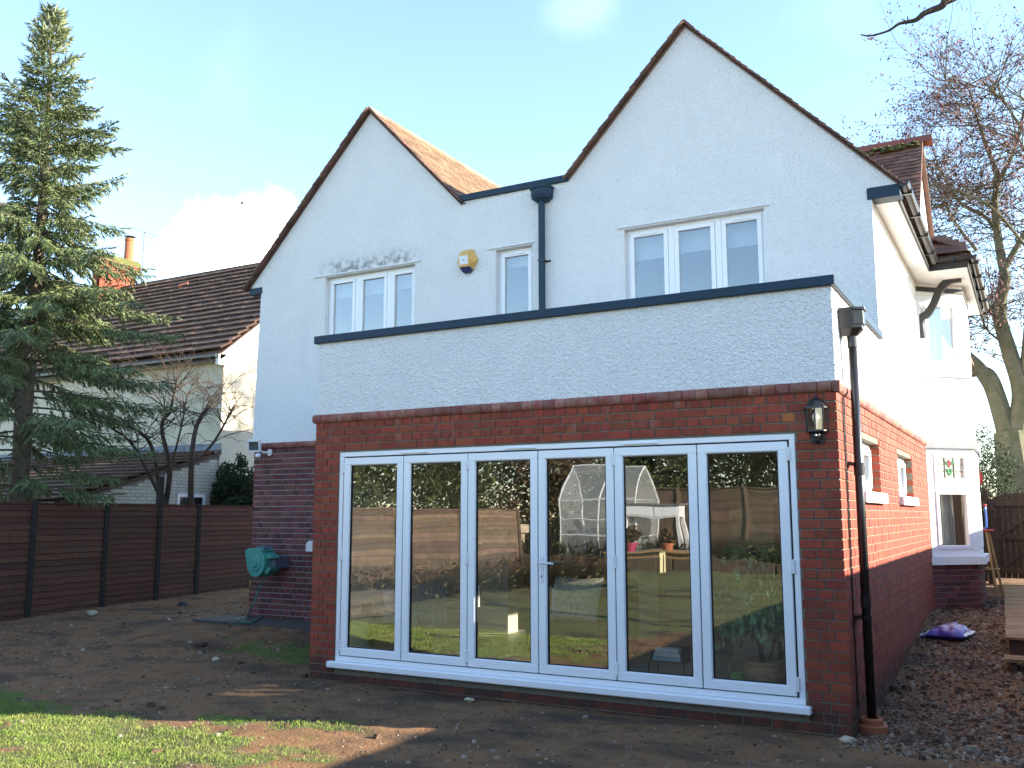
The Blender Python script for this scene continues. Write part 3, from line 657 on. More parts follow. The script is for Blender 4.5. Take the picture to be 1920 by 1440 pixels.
# --- windows of the rear wall
def window(w, name, cells, vents, blindz):
    x0, x1, z0, z1 = w; fn = lambda u, v, d: Vector((u, D + .085 + d, v)); m = MB()
    frame_rect(m, fn, x0 + .001, x1 - .001, z0 + .001, z1 - .001, .055, 0, .07); edges = [x0] + cells + [x1]; ps = []
    for i in range(len(edges) - 1):
        a, c = edges[i], edges[i + 1]
        if i: m.box(a - .0365, a + .0365, D + .074, D + .15, z0 + .03, z1 - .03)
        frame_rect(m, fn, a + (.04 if i else .045), c - (.04 if i < len(edges) - 2 else .045), z0 + .045, z1 - .045, .052, -.018, .05)
        ps.append((a + .088, c - .088, z0 + .092, z1 - .092))
    o = m.build(name, 'upvc', house); bevel(o, .004)
    for q in ps:
        pane(fn, q[0] - .006, q[1] + .006, q[2], q[3] + .004, .012, o, 'glass_coated')
        g = MB(); frame_rect(g, fn, q[0] - .007, q[1] + .007, q[2] - .007, q[3] + .007, .009, -.004, .01); g.build('gasket', 'rubber', o)
        if blindz: pane(fn, q[0] - .1, q[1] + .1, blindz + U(-.02, .02), z1 - .03, .13, o, 'blind', .004)
    for vi in vents:
        q = ps[vi]; part('trickle_vent', 'upvc', o, ((q[0] + q[1]) / 2 - .11, (q[0] + q[1]) / 2 + .11, D + .055, D + .067, z1 - .075, z1 - .058))
    s = MB(); s.box(x0 - .0, x1 + .0, D - .02, D + .14, z0 - .03, z0); s.build('window_sill', 'upvc', o)
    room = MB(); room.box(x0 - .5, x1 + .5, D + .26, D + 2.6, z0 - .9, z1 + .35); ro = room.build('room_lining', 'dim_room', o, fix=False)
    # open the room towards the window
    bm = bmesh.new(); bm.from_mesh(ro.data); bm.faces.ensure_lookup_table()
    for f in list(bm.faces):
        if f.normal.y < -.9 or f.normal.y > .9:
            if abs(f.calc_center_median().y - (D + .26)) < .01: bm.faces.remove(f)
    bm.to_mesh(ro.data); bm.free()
    return o
window(W1, 'window', [-1.698, -1.139], [], 4.80); window(W2, 'window', [], [0], 4.86); window(W3, 'window', [2.993, 3.564], [0, 2], 4.74)
tag(part('white_box', 'white_print', None, (-1.60, -1.24, D + .20, D + .30, 3.86, 4.02)), 'white box standing inside the left upstairs window', 'box')
# side windows of the extension
for (a, c, k0, k1) in WIN:
    fn = lambda u, v, d: Vector((W - .085 - d, u, v)); m = MB(); frame_rect(m, fn, a, c, k0, k1, .06, 0, .07); mid = (a + c) / 2
    for (p, q) in ((a + .05, mid - .01), (mid + .01, c - .05)): frame_rect(m, fn, p, q, k0 + .05, k1 - .05, .06, -.015, .05)
    m.box(W - .15, W - .087, mid - .02, mid + .02, k0 + .05, k1 - .05)
    o = m.build('side_window', 'upvc', house); bevel(o, .004)
    pane(fn, a + .1, mid - .06, k0 + .1, k1 - .1, .012, o); pane(fn, mid + .06, c - .1, k0 + .1, k1 - .1, .012, o)
    part('window_sill', 'smooth_white', o, (W - .09, W + .05, a - .05, c + .05, k0 - .10, k0 - .002), bev=.006)

# --- folding doors
dr = MB(); FY0, FY1 = .012, .092; dfn = lambda u, v, d: Vector((u, FY0 + d, v))
frame_rect(dr, dfn, DX0, DX1, DZ0, DZ1, .048, 0, .08)
door = dr.build('folding_door', 'upvc', house); bevel(door, .004)
part('door_sill', 'upvc', door, (DX0 - .055, DX1 + .045, -.062, .09, DZ0 - .062, DZ0 - .001), bev=.008)
dk = MB(); dk.box(DX0 + .047, DX1 - .047, FY0 + .045, FY0 + .05, DZ0 + .046, DZ1 - .046)
LX0, LX1, LZ0, LZ1 = DX0 + .06, DX1 - .06, DZ0 + .058, DZ1 - .062; lw = (LX1 - LX0) / 6
for i in range(6):
    a, c = LX0 + i * lw + .0055, LX0 + (i + 1) * lw - .0055; m = MB()
    sw_ = .072 if i != 3 else .072
    frame_rect(m, dfn, a, c, LZ0, LZ1, sw_, -.006, .06); frame_rect(m, dfn, a + sw_ - .002, c - sw_ + .002, LZ0 + sw_ - .002, LZ1 - sw_ + .002, .008, .008, .05)
    lf = m.build('door_leaf', 'upvc', door); bevel(lf, .006)
    g = MB(); frame_rect(g, dfn, a + sw_ + .006, c - sw_ - .006, LZ0 + sw_ + .006, LZ1 - sw_ - .006, .008, .012, .04); g.build('gasket', 'rubber', door)
    pane(dfn, a + sw_ + .006, c - sw_ - .006, LZ0 + sw_ + .006, LZ1 - sw_ - .006, .024, door)
    s = MB(); s.box(a - .0115, a + .001, FY0 + .03, FY0 + .055, LZ0, LZ1); s.build('gap_seal', 'rubber', door)
    if i == 5:
        s = MB(); s.box(c, c + .0115, FY0 + .03, FY0 + .055, LZ0, LZ1); s.build('gap_seal', 'rubber', door)
    for k in (.22, .78):
        part('drain_cap', 'upvc', door, (a + (c - a) * k - .018, a + (c - a) * k + .018, FY0 - .011, FY0 - .005, LZ0 + .022, LZ0 + .03))
s = MB(); s.box(LX0, LX1, FY0 + .03, FY0 + .055, LZ1, LZ1 + .014); s.box(LX0, LX1, FY0 + .03, FY0 + .055, LZ0 - .012, LZ0); s.build('gap_seal', 'rubber', door)
for xh in (LX0 - .003, LX0 + 2 * lw, LX0 + 4 * lw, LX1 + .003):
    for zh in (LZ0 + .09, (LZ0 + LZ1) / 2, LZ1 - .10):
        part('hinge', 'white_metal', door, (xh - .016, xh + .016, FY0 - .016, FY0 + .01, zh - .055, zh + .055), bev=.004)
for xv in (1.25, 2.45, 3.62): part('trickle_vent', 'upvc', door, (xv - .16, xv + .16, FY0 - .016, FY0 + .01, DZ1 - .038, DZ1 - .02), bev=.004)
hx = LX0 + 3 * lw + .04
part('handle_plate', 'white_metal', door, (hx - .016, hx + .016, FY0 - .016, FY0 + .0, 1.06, 1.29), bev=.005)
hm = MB(); hm.tube([(hx, FY0 - .01, 1.235), (hx, FY0 - .06, 1.235), (hx + .02, FY0 - .066, 1.235), (hx + .14, FY0 - .066, 1.228)], .010, 8); hm.build('handle', 'white_metal', door, smooth=True)
part('keyhole', 'black_paint', door, (hx - .004, hx + .004, FY0 - .019, FY0 - .0155, 1.10, 1.122))
for xh in (LX0 + 2 * lw + .06, LX0 + 3 * lw + .10): part('inner_handle', 'white_metal', door, (xh - .012, xh + .012, .10, .12, .80, 1.0), bev=.004)

# --- room behind the doors
rm = MB(); rm.box(.101, W - .101, .25, 5.6, .15, DZ0 + .003, 'floor_tile'); rm.box(.101, W - .101, .101, 5.6, 2.42, 2.5, 'plaster'); rm.box(.101, .16, .101, 5.6, DZ0, 2.42, 'plaster'); rm.box(.16, W - .101, 5.5, 5.6, DZ0, 2.42, 'plaster')
rm.box(DX0 - .0, DX1, .10, .25, .0, DZ0, 'floor_tile'); rm.box(.16, DX0, .101, .25, DZ0, 2.42, 'plaster'); rm.box(DX1, W - .101, .101, .25, DZ0, 2.42, 'plaster'); rm.box(DX0, DX1, .101, .25, DZ1, 2.42, 'plaster')
prev = .25
for (a, c, k0, k1) in WIN: rm.box(W - .2, W - .101, prev, a, DZ0, 2.42, 'plaster'); rm.box(W - .2, W - .101, a, c, DZ0, k0, 'plaster'); rm.box(W - .2, W - .101, a, c, k1, 2.42, 'plaster'); prev = c
rm.box(W - .2, W - .101, prev, 5.6, DZ0, 2.42, 'plaster')
rm.box(.16, .8, 2.7, 2.95, DZ0, 2.42, 'plaster'); rm.box(2.2, 2.75, 2.7, 2.98, DZ0, 2.42, 'plaster_warm'); rm.box(3.75, 4.2, 2.2, 2.6, DZ0, 2.42, 'plaster_warm'); rm.box(.8, 4.0, 2.7, 2.95, 2.15, 2.42, 'plaster')
rm.build('interior', 'plaster', house)
rad_ = MB()
for i in range(16): rad_.box(.17, .24, 1.0 + i * .075, 1.0 + i * .075 + .06, .35, .85)
rad_.build('radiator', 'upvc', house)
part('wall_socket', 'lead', house, (.161, .17, .62, .78, .62, .72))

# --- rainwater pipes fixed to the house
def hopper(parent, c, w, d, h, dirv, taper=.72):
    c = Vector(c); out = Vector(dirv); al = Vector((0, 0, 1)).cross(out); m = MB()
    ring = lambda ww, dd, z: [c + al * (-ww) + Vector((0, 0, z)), c + al * ww + Vector((0, 0, z)), c + al * ww * .98 + out * dd * .6 + Vector((0, 0, z)), c + al * ww * .55 + out * dd + Vector((0, 0, z)), c - al * ww * .55 + out * dd + Vector((0, 0, z)), c - al * ww * .98 + out * dd * .6 + Vector((0, 0, z))]
    R = [ring(w, d, h), ring(w, d, h - .025), ring(w * .93, d * .93, h - .026), ring(w * .86, d * .86, h * .25), ring(w * .45, d * .6, 0)]; vs = [p for q in R for p in q]
    fs = [(i * 6 + j, i * 6 + (j + 1) % 6, (i + 1) * 6 + (j + 1) % 6, (i + 1) * 6 + j) for i in range(4) for j in range(6)] + [tuple(range(24, 30))]
    ins = [p + (c + out * d * .45 - p) * .12 + Vector((0, 0, 0)) for p in R[0]]; o = len(vs); vs += ins + [p + Vector((0, 0, -h * .5)) for p in ins]
    fs += [(j, (j + 1) % 6, o + (j + 1) % 6, o + j) for j in range(6)] + [(o + j, o + (j + 1) % 6, o + 6 + (j + 1) % 6, o + 6 + j) for j in range(6)] + [tuple(range(o + 6, o + 12))]
    m.add(vs, fs); return m
h1 = hopper(house, (1.335, D - .002, 5.60), .155, .17, .19, (0, -1, 0)).build('hopper_head', 'alu_grey', house); bevel(h1, .003)
pm = MB(); pm.box(1.303, 1.371, D - .10, D - .035, 3.34, 5.61); dp = pm.build('downpipe', 'alu_grey', house); bevel(dp, .006)
for z in (4.83,): part('pipe_clip', 'black_plastic', dp, (1.297, 1.377, D - .106, D - .0, z - .012, z + .012), (1.377, 1.43, D - .012, D, z - .012, z + .012))
PY = .36
h2 = hopper(house, (W + .002, PY, 3.10), .115, .20, .23, (1, 0, 0)).build('hopper_head', 'black_plastic', house); bevel(h2, .003)
pm = MB(); pm.tube([(W + .085, PY, 3.12), (W + .085, PY, .10)], .0345, 16); dp = pm.build('downpipe', 'black_plastic', house, smooth=True)
for z in (3.06, 2.02, .98): pm = MB(); pm.tube([(W + .085, PY, z - .05), (W + .085, PY, z + .05)], .040, 16); pm.build('pipe_collar', 'black_plastic', dp)
for z in (2.06, .86): pm = MB(); pm.tube([(W + .085, PY, z - .012), (W + .085, PY, z + .012)], .044, 16); pm.box(W, W + .05, PY - .075, PY + .075, z - .014, z + .014); pm.build('pipe_clip', 'black_plastic', dp)
gm = MB(); gm.lathe((W + .085, PY, -.04), [(.10, 0), (.115, .03), (.115, .085), (.085, .095), (.085, .13), (.075, .14), (.055, .14), (.05, .06)], 24); gm.build('gully_collar', 'terracotta', house, smooth=False)
cb = MB(); cb.tube([(W + .008, .235 + .004 * math.sin(i * 1.3), ZT - .02 - i * .075) for i in range(33)], .006, 5); cb.build('expansion_joint', 'black_plastic', house)  # jagged movement joint in the brickwork, added as a thin dark tube

# ------------------------------------------------------------------ things fixed to or standing by the house
# burglar alarm box: faceted yellow case with a dark blue foot
al = thing('alarm_box', 'yellow faceted burglar alarm box with white panel and blue foot on the upper wall', 'alarm')
ac = Vector((.207, D, 4.985))
bo = [(-.155, 0), (-.08, .155), (.08, .155), (.155, 0), (.085, -.115), (-.085, -.115)]; fo = [(-.105, 0), (-.085, .10), (.06, .10), (.075, 0), (.06, -.085), (-.085, -.085)]
m = MB(); vs = [ac + Vector((a, -.0, b)) for a, b in bo] + [ac + Vector((a, -.03, b)) for a, b in bo] + [ac + Vector((a, -.095, b)) for a, b in fo]
m.add(vs, [(i + k * 6, (i + 1) % 6 + k * 6, (i + 1) % 6 + 6 + k * 6, i + 6 + k * 6) for k in (0, 1) for i in range(6)] + [tuple(range(12, 18)), tuple(range(5, -1, -1))]); o = m.build('case', 'alarm_yellow', al); bevel(o, .006, 2)
m = MB(); vs = [ac + Vector(q) for q in ((-.085, 0, -.117), (.085, 0, -.117), (.075, -.09, -.09), (-.088, -.094, -.088), (-.045, -.0, -.165), (.045, 0, -.165), (.045, -.06, -.155), (-.05, -.065, -.155))]
m.add(vs, [(0, 1, 2, 3), (4, 5, 6, 7), (0, 1, 5, 4), (1, 2, 6, 5), (2, 3, 7, 6), (3, 0, 4, 7)]); o = m.build('strobe_foot', 'alarm_blue', al); bevel(o, .004)
part('panel', 'white_print', al, (ac.x - .078, ac.x + .048, D - .1005, D - .094, ac.z - .055, ac.z + .062)); part('mark', 'alarm_blue', al, (ac.x - .022, ac.x - .008, D - .104, D - .1, ac.z - .004, ac.z + .012))
for i in range(5): m = MB(); m.obox(ac + Vector((.103, -.066, -.012 - i * .014)), (.020, .030, 0), (.002, -.002, 0), (0, 0, .0025)); m.build('louvre', 'alarm_yellow', al)
# wall lantern
wl_ = thing('wall_lantern', 'black half-lantern with clear glass beside the doors on the brick pier', 'lantern')
LC = on('y', -.08, 1528, 785); LX, LZ = LC.x, LC.z
def hexring(r, z, d=1.0): return [Vector((LX + r * math.sin(a), -.004 - (r * math.cos(a)) * d if math.cos(a) > 0 else -.004, z)) for a in [-math.pi / 2 + i * math.pi / 4 for i in range(5)]]
def half(m, rs):
    vs = []; [vs.extend(hexring(r, z)) for r, z in rs]
    fs = [(i * 5 + j, i * 5 + (j + 1) % 5, (i + 1) * 5 + (j + 1) % 5, (i + 1) * 5 + j) for i in range(len(rs) - 1) for j in range(5)]; m.add(vs, fs + [tuple(range(5)), tuple(range(len(vs) - 5, len(vs)))])
m = MB(); half(m, [(.098, LZ + .085), (.098, LZ + .097), (.045, LZ + .155), (.012, LZ + .175), (.006, LZ + .20)]); m.build('roof', 'black_plastic', wl_)
m = MB(); half(m, [(.072, LZ - .105), (.086, LZ - .095), (.084, LZ - .085)]); m.build('tray', 'black_plastic', wl_)
for k, (p, q) in enumerate(zip(hexring(.078, LZ - .087), hexring(.086, LZ + .088))): m = MB(); m.tube([p, q], .0065, 5); m.build('glazing_bar', 'black_plastic', wl_)
A_, B_ = hexring(.074, LZ - .085), hexring(.081, LZ + .086)
for i in range(4): m = MB(); m.add([A_[i], A_[i + 1], B_[i + 1], B_[i]], [(0, 1, 2, 3)]); m.build('pane', 'glass', wl_)
m = MB(); m.lathe((LX, -.035, LZ - .08), [(.012, 0), (.014, .05), (.028, .085), (.028, .11), (.012, .14)], 12); m.build('bulb', 'bulb', wl_, smooth=True)
m = MB(); m.lathe((LX, -.035, LZ - .185), [(.006, 0), (.022, .01), (.016, .025), (.030, .045), (.030, .065), (.020, .085)], 14); m.build('sensor', 'black_plastic', wl_, smooth=True)
part('back_plate', 'black_plastic', wl_, (LX - .05, LX + .05, -.012, 0, LZ - .19, LZ + .11)); m = MB(); m.lathe((LX, -.066, LZ - .128), [(.008, 0), (.008, .01), (.004, .014)], 8, axis=(0, -1, 0)); m.build('sensor_lens', 'white_metal', wl_)
# floodlight with movement sensor on the corner of the old wall
fl = thing('floodlight', 'white floodlight with round sensor on the corner of the old brick wall', 'floodlight')
fc = on('y', D - .22, 477, 836); o = MB(); q = Matrix.Rotation(math.radians(20), 3, 'Z') @ Matrix.Rotation(math.radians(12), 3, 'X')
ob_ = lambda m, c, a, b, d: m.obox(fc + q @ Vector(c), q @ Vector((a, 0, 0)), q @ Vector((0, b, 0)), q @ Vector((0, 0, d)))
m = MB()
for c, a, d in (((0, 0, .075), .095, .012), ((0, 0, -.075), .095, .012), ((-.085, 0, 0), .010, .064), ((.085, 0, 0), .010, .064)): ob_(m, c, a, .03, d)
m.build('bezel', 'white_metal', fl); m = MB(); ob_(m, (0, .02, 0), .078, .012, .066); m.build('reflector', 'lead', fl); m = MB(); ob_(m, (0, .055, 0), .07, .03, .055); o = m.build('housing', 'white_metal', fl); bevel(o, .01)
m = MB(); ob_(m, (0, -.022, 0), .076, .003, .064); m.build('lens', 'glass', fl)
m = MB(); m.tube([fc + Vector((.01, .06, -.05)), fc + Vector((.06, .12, -.09)), (fc.x + .12, D - .02, fc.z - .09)], .016, 8); m.build('arm', 'white_metal', fl); m = MB(); m.lathe((fc.x + .13, D - .045, fc.z - .09), [(.05, 0), (.05, .03)], 16, axis=(0, 1, 0)); m.build('base', 'white_metal', fl)
m = MB(); m.lathe(fc + Vector((.06, .02, -.155)), [(.02, -.02), (.04, -.01), (.042, .03), (.02, .045)], 14); m.build('sensor', 'white_metal', fl, smooth=True)
# small white junction box
jb = MB(); jb.prism([(-2.36, D - .04, 1.15), (-2.24, D - .04, 1.15), (-2.24, D - .04, 1.30), (-2.31, D - .04, 1.30), (-2.36, D - .04, 1.26)], (0, -.08, 0)); o = jb.build('junction_box', 'white_metal'); bevel(o, .006)
tag(o, 'small white plastic box fixed to the old brick wall by the extension', 'box')
# hose reel
hr = thing('hose_reel', 'teal wall-mounted hose reel on the old brick wall with hose hanging down', 'hose reel')
rc = on('y', D - .30, 491, 1054); ax = Vector((-.15, -1, 0)).normalized(); sd_ = Vector((0, 0, 1)).cross(ax).normalized()
def rp(a, b, d=0): return rc + sd_ * a + Vector((0, 0, b)) + ax * d
outl2 = [(.20 * math.cos(t), .20 * math.sin(t)) for t in [math.radians(-170 + i * 12) for i in range(21)]] + [(.15, .16), (.05, .205), (-.14, .195), (-.235, .165), (-.235, .10)]
sgn = 1 if (RT.dot(sd_) > 0) else -1
m = MB(); m.prism([rp(sgn * a, b, -.11) for a, b in outl2], ax * .22); o = m.build('housing', 'hose_teal', hr); bevel(o, .025, 3)
m = MB(); m.lathe(rp(0, -.01, .105), [(.115, 0), (.115, .012), (.10, .02), (.06, .021), (.06, .03), (.05, .036), (.0, .036)], 28, axis=ax); m.build('hub', 'hose_teal', hr, smooth=False)
m = MB(); m.prism([rp(sgn * a, b, -.07) for a, b in ((.10, .14), (.28, .10), (.29, .06), (.17, .055))], ax * .14); m.build('upper_arm', 'hose_teal', hr); m = MB(); m.prism([rp(sgn * a, b, -.07) for a, b in ((.12, -.12), (.17, -.06), (.29, -.055), (.27, -.10), (.2, -.16))], ax * .14); m.build('lower_arm', 'hose_teal', hr)
m = MB(); m.obox((rc.x + .22, (rc.y + D) / 2 - .02, rc.z + .0), (.05, 0, 0), (0, (D - rc.y) / 2 + .01, 0), (0, 0, .085)); o = m.build('wall_bracket', 'reel_grey', hr); bevel(o, .01)
m = MB(); m.prism([rp(sgn * a, b, -.06) for a, b in ((-.06, .20), (.02, .235), (.10, .215), (.12, .185))], ax * .12); m.build('carry_handle', 'reel_grey', hr)
st_ = rp(-sgn * .225, .1, .0); m = MB(); m.tube([st_, st_ + Vector((-.005, 0, -.18)), st_ + Vector((-.012, 0, -.36))], .008, 6); m.build('hose_end', 'hose_green', hr); m = MB(); m.lathe(st_ + Vector((-.012, 0, -.48)), [(.008, 0), (.012, .05), (.016, .06), (.016, .12)], 10); m.build('nozzle', 'brass', hr)
hg = lambda u, v: on('z', .20, u, v)
hp = [rp(sgn * .12, -.17, 0), on('y', D - .30, 487, 1100), on('y', D - .36, 472, 1140), hg(462, 1158), hg(443, 1164), hg(470, 1170), hg(488, 1160), hg(470, 1157), hg(440, 1169)]
for i in range(3, len(hp)): hp[i].z = gz(hp[i].x, hp[i].y) + .012 + .006 * (i % 2) if hp[i].y < 2.0 else .217
m = MB(); m.tube(catmull(hp, 8), .009, 6); m.build('hose', 'hose_green', hr, smooth=True)

# sacks of compost lying on the gravel
def sack(c, rot, L, Wd, H, label, text):
    t = thing('compost_sack', label, 'sack', group=None); nu, nv = 22, 16; vs = []; R = Matrix.Rotation(rot, 3, 'Z')
    def top(u, v):
        a, b = abs(u) ** 1.6, abs(v) ** 1.6; e = max(0, (1 - a) * (1 - b)); return H * (e ** .45) * (1 + .16 * math.sin(u * 3 + v * 2)) + .012 + .02 * noise.noise(Vector((u * 3, v * 3, L)))
    for j in range(nv + 1):
        for i in range(nu + 1):
            u, v = i / nu * 2 - 1, j / nv * 2 - 1; p = R @ Vector((u * L / 2, v * Wd / 2 * (1 + .06 * math.sin(u * 4)), 0)); vs.append(Vector(c) + p + Vector((0, 0, top(u, v))))
    n0 = len(vs); vs += [Vector((p.x, p.y, c[2] - .01)) for p in vs]; W_ = nu + 1
    fs = [(j * W_ + i, j * W_ + i + 1, (j + 1) * W_ + i + 1, (j + 1) * W_ + i) for j in range(nv) for i in range(nu)]; rim = [i for i in range(W_)] + [j * W_ + nu for j in range(1, nv + 1)] + [nv * W_ + i for i in range(nu - 1, -1, -1)] + [j * W_ for j in range(nv - 1, 0, -1)]
    fs += [tuple(n0 + i for i in f[::-1]) for f in fs] + [(rim[k], rim[(k + 1) % len(rim)], n0 + rim[(k + 1) % len(rim)], n0 + rim[k]) for k in range(len(rim))]
    m = MB(); m.add(vs, fs); m.build('bag', 'sack_purple', t, smooth=True)
    for s in (-1, 1):                        # sealed white ends
        q = MB(); pv = []; 
        for i in range(17):
            v = i / 16 * 2 - 1
            for e in (.93, 1.09): pv.append(Vector(c) + R @ Vector((s * e * L / 2, v * Wd / 2, 0)) + Vector((0, 0, (top(s * .97, v) + .006 if e < 1 else .012 + .008 * math.sin(i * .5)))))
        q.add(pv, [(2 * i, 2 * i + 1, 2 * i + 3, 2 * i + 2) for i in range(16)]); o = q.build('seal', 'white_print', t, fix=False); md = o.modifiers.new('s', 'SOLIDIFY'); md.thickness = .004
    if text:
        for k, (ln, sz, off) in enumerate(text):
            cu = bpy.data.curves.new('print', 'FONT'); cu.body = ln; cu.size = sz; cu.align_x = 'CENTER'; cu.align_y = 'CENTER'; cu.extrude = .0; cu.offset = .0012
            ot = bpy.data.objects.new('print', cu); COL.objects.link(ot); dg = bpy.context.evaluated_depsgraph_get(); tm = bpy.data.meshes.new_from_object(ot.evaluated_get(dg)); bpy.data.objects.remove(ot)
            R2 = R @ Matrix.Rotation(math.pi, 3, 'Z'); bm = bmesh.new(); bm.from_mesh(tm); bmesh.ops.subdivide_edges(bm, edges=bm.edges, cuts=1); 
            for vx in bm.verts:
                pl = Matrix.Rotation(math.pi, 3, 'Z') @ Vector((vx.co.x, vx.co.y, 0)) + Vector((0, off, 0)); u, v = pl.x / (L / 2), pl.y / (Wd / 2); w = Vector(c) + R @ Vector((pl.x, pl.y * (1 + .06 * math.sin(u * 4)), 0)); vx.co = (w.x, w.y, w.z + top(u, v) + .016)
            bm.to_mesh(tm); bm.free(); tm.materials.append(MAT['white_print']); o = bpy.data.objects.new('lettering', tm); COL.objects.link(o); o.parent = t
    return t
s0 = on('z', .30, 1782, 1188); zg = gz(s0.x, s0.y)
sack((s0.x - .06, s0.y + .05, zg), -.10, .42, .50, .03, 'purple compost sack lying flat beneath the printed one', None)
sack((s0.x + .0, s0.y, zg + .03), -.12, .40, .56, .10, 'purple compost sack with white print lying on top of another', [('MULTIPURPOSE', .047, -.15), ('COMPOST', .055, -.07)])

# decking and its step
dk_ = thing('decking', 'raised timber decking of narrow boards leading to the gate', 'decking'); pl = None
y = 3.62; dz = .40
while y < 12.3:
    if pl is None: m = MB(); m.box(0, 1.55, 0, .112, -.026, 0); o = m.build('plank', 'deck_wood', dk_); pl = o.data
    else: o = bpy.data.objects.new('plank', pl); COL.objects.link(o); o.parent = dk_
    o.location = (6.20 - .028 * (y - 3.6) + U(-.008, .008), y, dz + U(-.003, .003)); y += .118
part('joist', 'gate_wood', dk_, (6.23, 7.7, 3.66, 3.70, .05, dz - .028)); part('joist', 'gate_wood', dk_, (6.25, 6.30, 3.7, 12.2, .05, dz - .028))
ds = thing('deck_step', 'low pale timber step in front of the decking', 'step')
for k in range(2): m = MB(); m.box(6.19, 7.4, 3.10 + k * .16, 3.245 + k * .16, .215, .245 + .002 * k); m.build('plank', 'deck_wood', ds)
part('bearer', 'gate_wood', ds, (6.24, 6.30, 3.12, 3.40, .03, .214)); part('bearer', 'gate_wood', ds, (7.2, 7.26, 3.12, 3.40, .03, .214))

# gate with arched top between brown boards
gt = thing('garden_gate', 'brown boarded garden gate with arched top and diagonal braces', 'gate'); GYY = 12.5; gx0, gx1, gz0, gz1 = 5.80, 6.85, .47, 1.93
i = 0; x = gx0
while x < gx1 - .01:
    w = min(.10, gx1 - x); f = lambda q: gz1 + .13 * (1 - ((q - (gx0 + gx1) / 2) / ((gx1 - gx0) / 2)) ** 2); m = MB(); m.prism([(x, GYY, gz0), (x + w - .004, GYY, gz0), (x + w - .004, GYY, f(x + w)), (x, GYY, f(x))], (0, .02, 0)); m.build('board', 'gate_wood', gt); x += w
for z in (gz1 - .12, 1.18, .56): part('rail', 'gate_wood', gt, (gx0 + .004, gx1 - .004, GYY - .032, GYY - .001, z, z + .10))
part('stile', 'gate_wood', gt, (gx0, gx0 + .10, GYY - .05, GYY - .033, gz0, gz1)); part('stile', 'gate_wood', gt, (gx1 - .10, gx1, GYY - .05, GYY - .033, gz0, gz1))
for (za, zb) in ((1.28, gz1 - .12), (.66, 1.18)): m = MB(); m.prism([(gx0 + .1, GYY - .03, za), (gx0 + .2, GYY - .03, za), (gx1 - .1, GYY - .03, zb), (gx1 - .2, GYY - .03, zb)], (0, .028, 0)); m.build('brace', 'gate_wood', gt)
gf = thing('gate_side_panel', 'dark brown boarded panel beside the gate post', 'fence panel')
x = 5.0
while x < 5.72: m = MB(); m.box(x, x + .112, GYY, GYY + .02, .4, 2.05); m.build('board', 'gate_wood', gf); x += .116
part('post', 'gate_wood', gf, (5.70, 5.79, GYY - .05, GYY + .05, .3, 2.12)); part('rail', 'gate_wood', gf, (5.0, 5.69, GYY - .04, GYY - .001, 1.75, 1.84), (5.0, 5.69, GYY - .04, GYY - .001, .6, .69))
# bar stool with an upturned blue tubular frame on it
sp = on('y', 9.3, 1845, 993); sg = .38
bs = thing('wooden_stool', 'tall wooden stool with splayed legs standing behind the bay window', 'stool')
m = MB(); m.lathe((sp.x - .02, 9.3, sp.z - .03), [(.0, 0), (.15, .0), (.17, .012), (.17, .028), (.15, .034), (0, .034)], 22); m.build('seat', 'red_paint', bs, smooth=False)
for a in (.6, 2.2, 3.75, 5.3): m = MB(); m.tube([(sp.x - .02 + .10 * math.cos(a), 9.3 + .1 * math.sin(a), sp.z - .03), (sp.x - .02 + .27 * math.cos(a), 9.3 + .27 * math.sin(a), sg)], [.017, .021], 8); m.build('leg', 'oak', bs)
m = MB(); m.tube([(sp.x - .02 + .2 * math.cos(t), 9.3 + .2 * math.sin(t), .80) for t in [i * math.tau / 16 for i in range(17)]], .010, 6); m.build('foot_ring', 'oak', bs)
bf = thing('blue_tube_frame', 'blue tubular frame with red end caps resting on the wooden stool', 'tube frame')
for k, dy in enumerate((-.09, .09)):
    m = MB(); zb = sp.z + .016; zt_ = on('y', 9.3, 1843, 948).z; m.tube(catmull([(sp.x - .17, 9.3 + dy, zt_), (sp.x - .17, 9.3 + dy, zb + .05), (sp.x - .13, 9.3 + dy, zb), (sp.x + .0, 9.3 + dy, zb), (sp.x + .04, 9.3 + dy, zb + .05), (sp.x + .04, 9.3 + dy, zt_)], 5), .013, 8); m.build('tube', 'blue_paint', bf, smooth=True)
    for xx in (-.17, .04): m = MB(); m.lathe((sp.x + xx, 9.3 + dy, zt_ - .01), [(.018, 0), (.022, .02), (.012, .035)], 10); m.build('end_cap', 'red_paint', bf)
m = MB(); m.tube([(sp.x - .06, 9.2, sp.z + .016), (sp.x - .06, 9.4, sp.z + .016)], .012, 8); m.build('tube', 'blue_paint', bf)
# red ringed sign and pale round fitting on a post behind the bay
rs = thing('road_sign', 'round red-ringed white sign with black figures behind the bay window', 'sign'); sc_ = on('y', 11.2, 1819, 897)
for r, mk, d, nm_ in ((.205, 'red_paint', 0, 'ring'), (.145, 'white_print', .006, 'face')): m = MB(); m.lathe(sc_ + Vector((0, -d, 0)), [(r, 0), (r, .008)], 36, axis=(0, -1, 0)); m.build(nm_, mk, rs)
for k, cxx in enumerate((-.055, .062)):
    cu = bpy.data.curves.new('c', 'FONT'); cu.body = '30'[k]; cu.size = .21; cu.align_x = 'CENTER'; cu.align_y = 'CENTER'; cu.offset = .004; ot = bpy.data.objects.new('c', cu); COL.objects.link(ot); tm = bpy.data.meshes.new_from_object(ot.evaluated_get(bpy.context.evaluated_depsgraph_get())); bpy.data.objects.remove(ot)
    for vx in tm.vertices: vx.co = (sc_.x + cxx + vx.co.x, sc_.y - .018, sc_.z + vx.co.y)
    tm.materials.append(MAT['black_paint']); o = bpy.data.objects.new('figure', tm); COL.objects.link(o); o.parent = rs
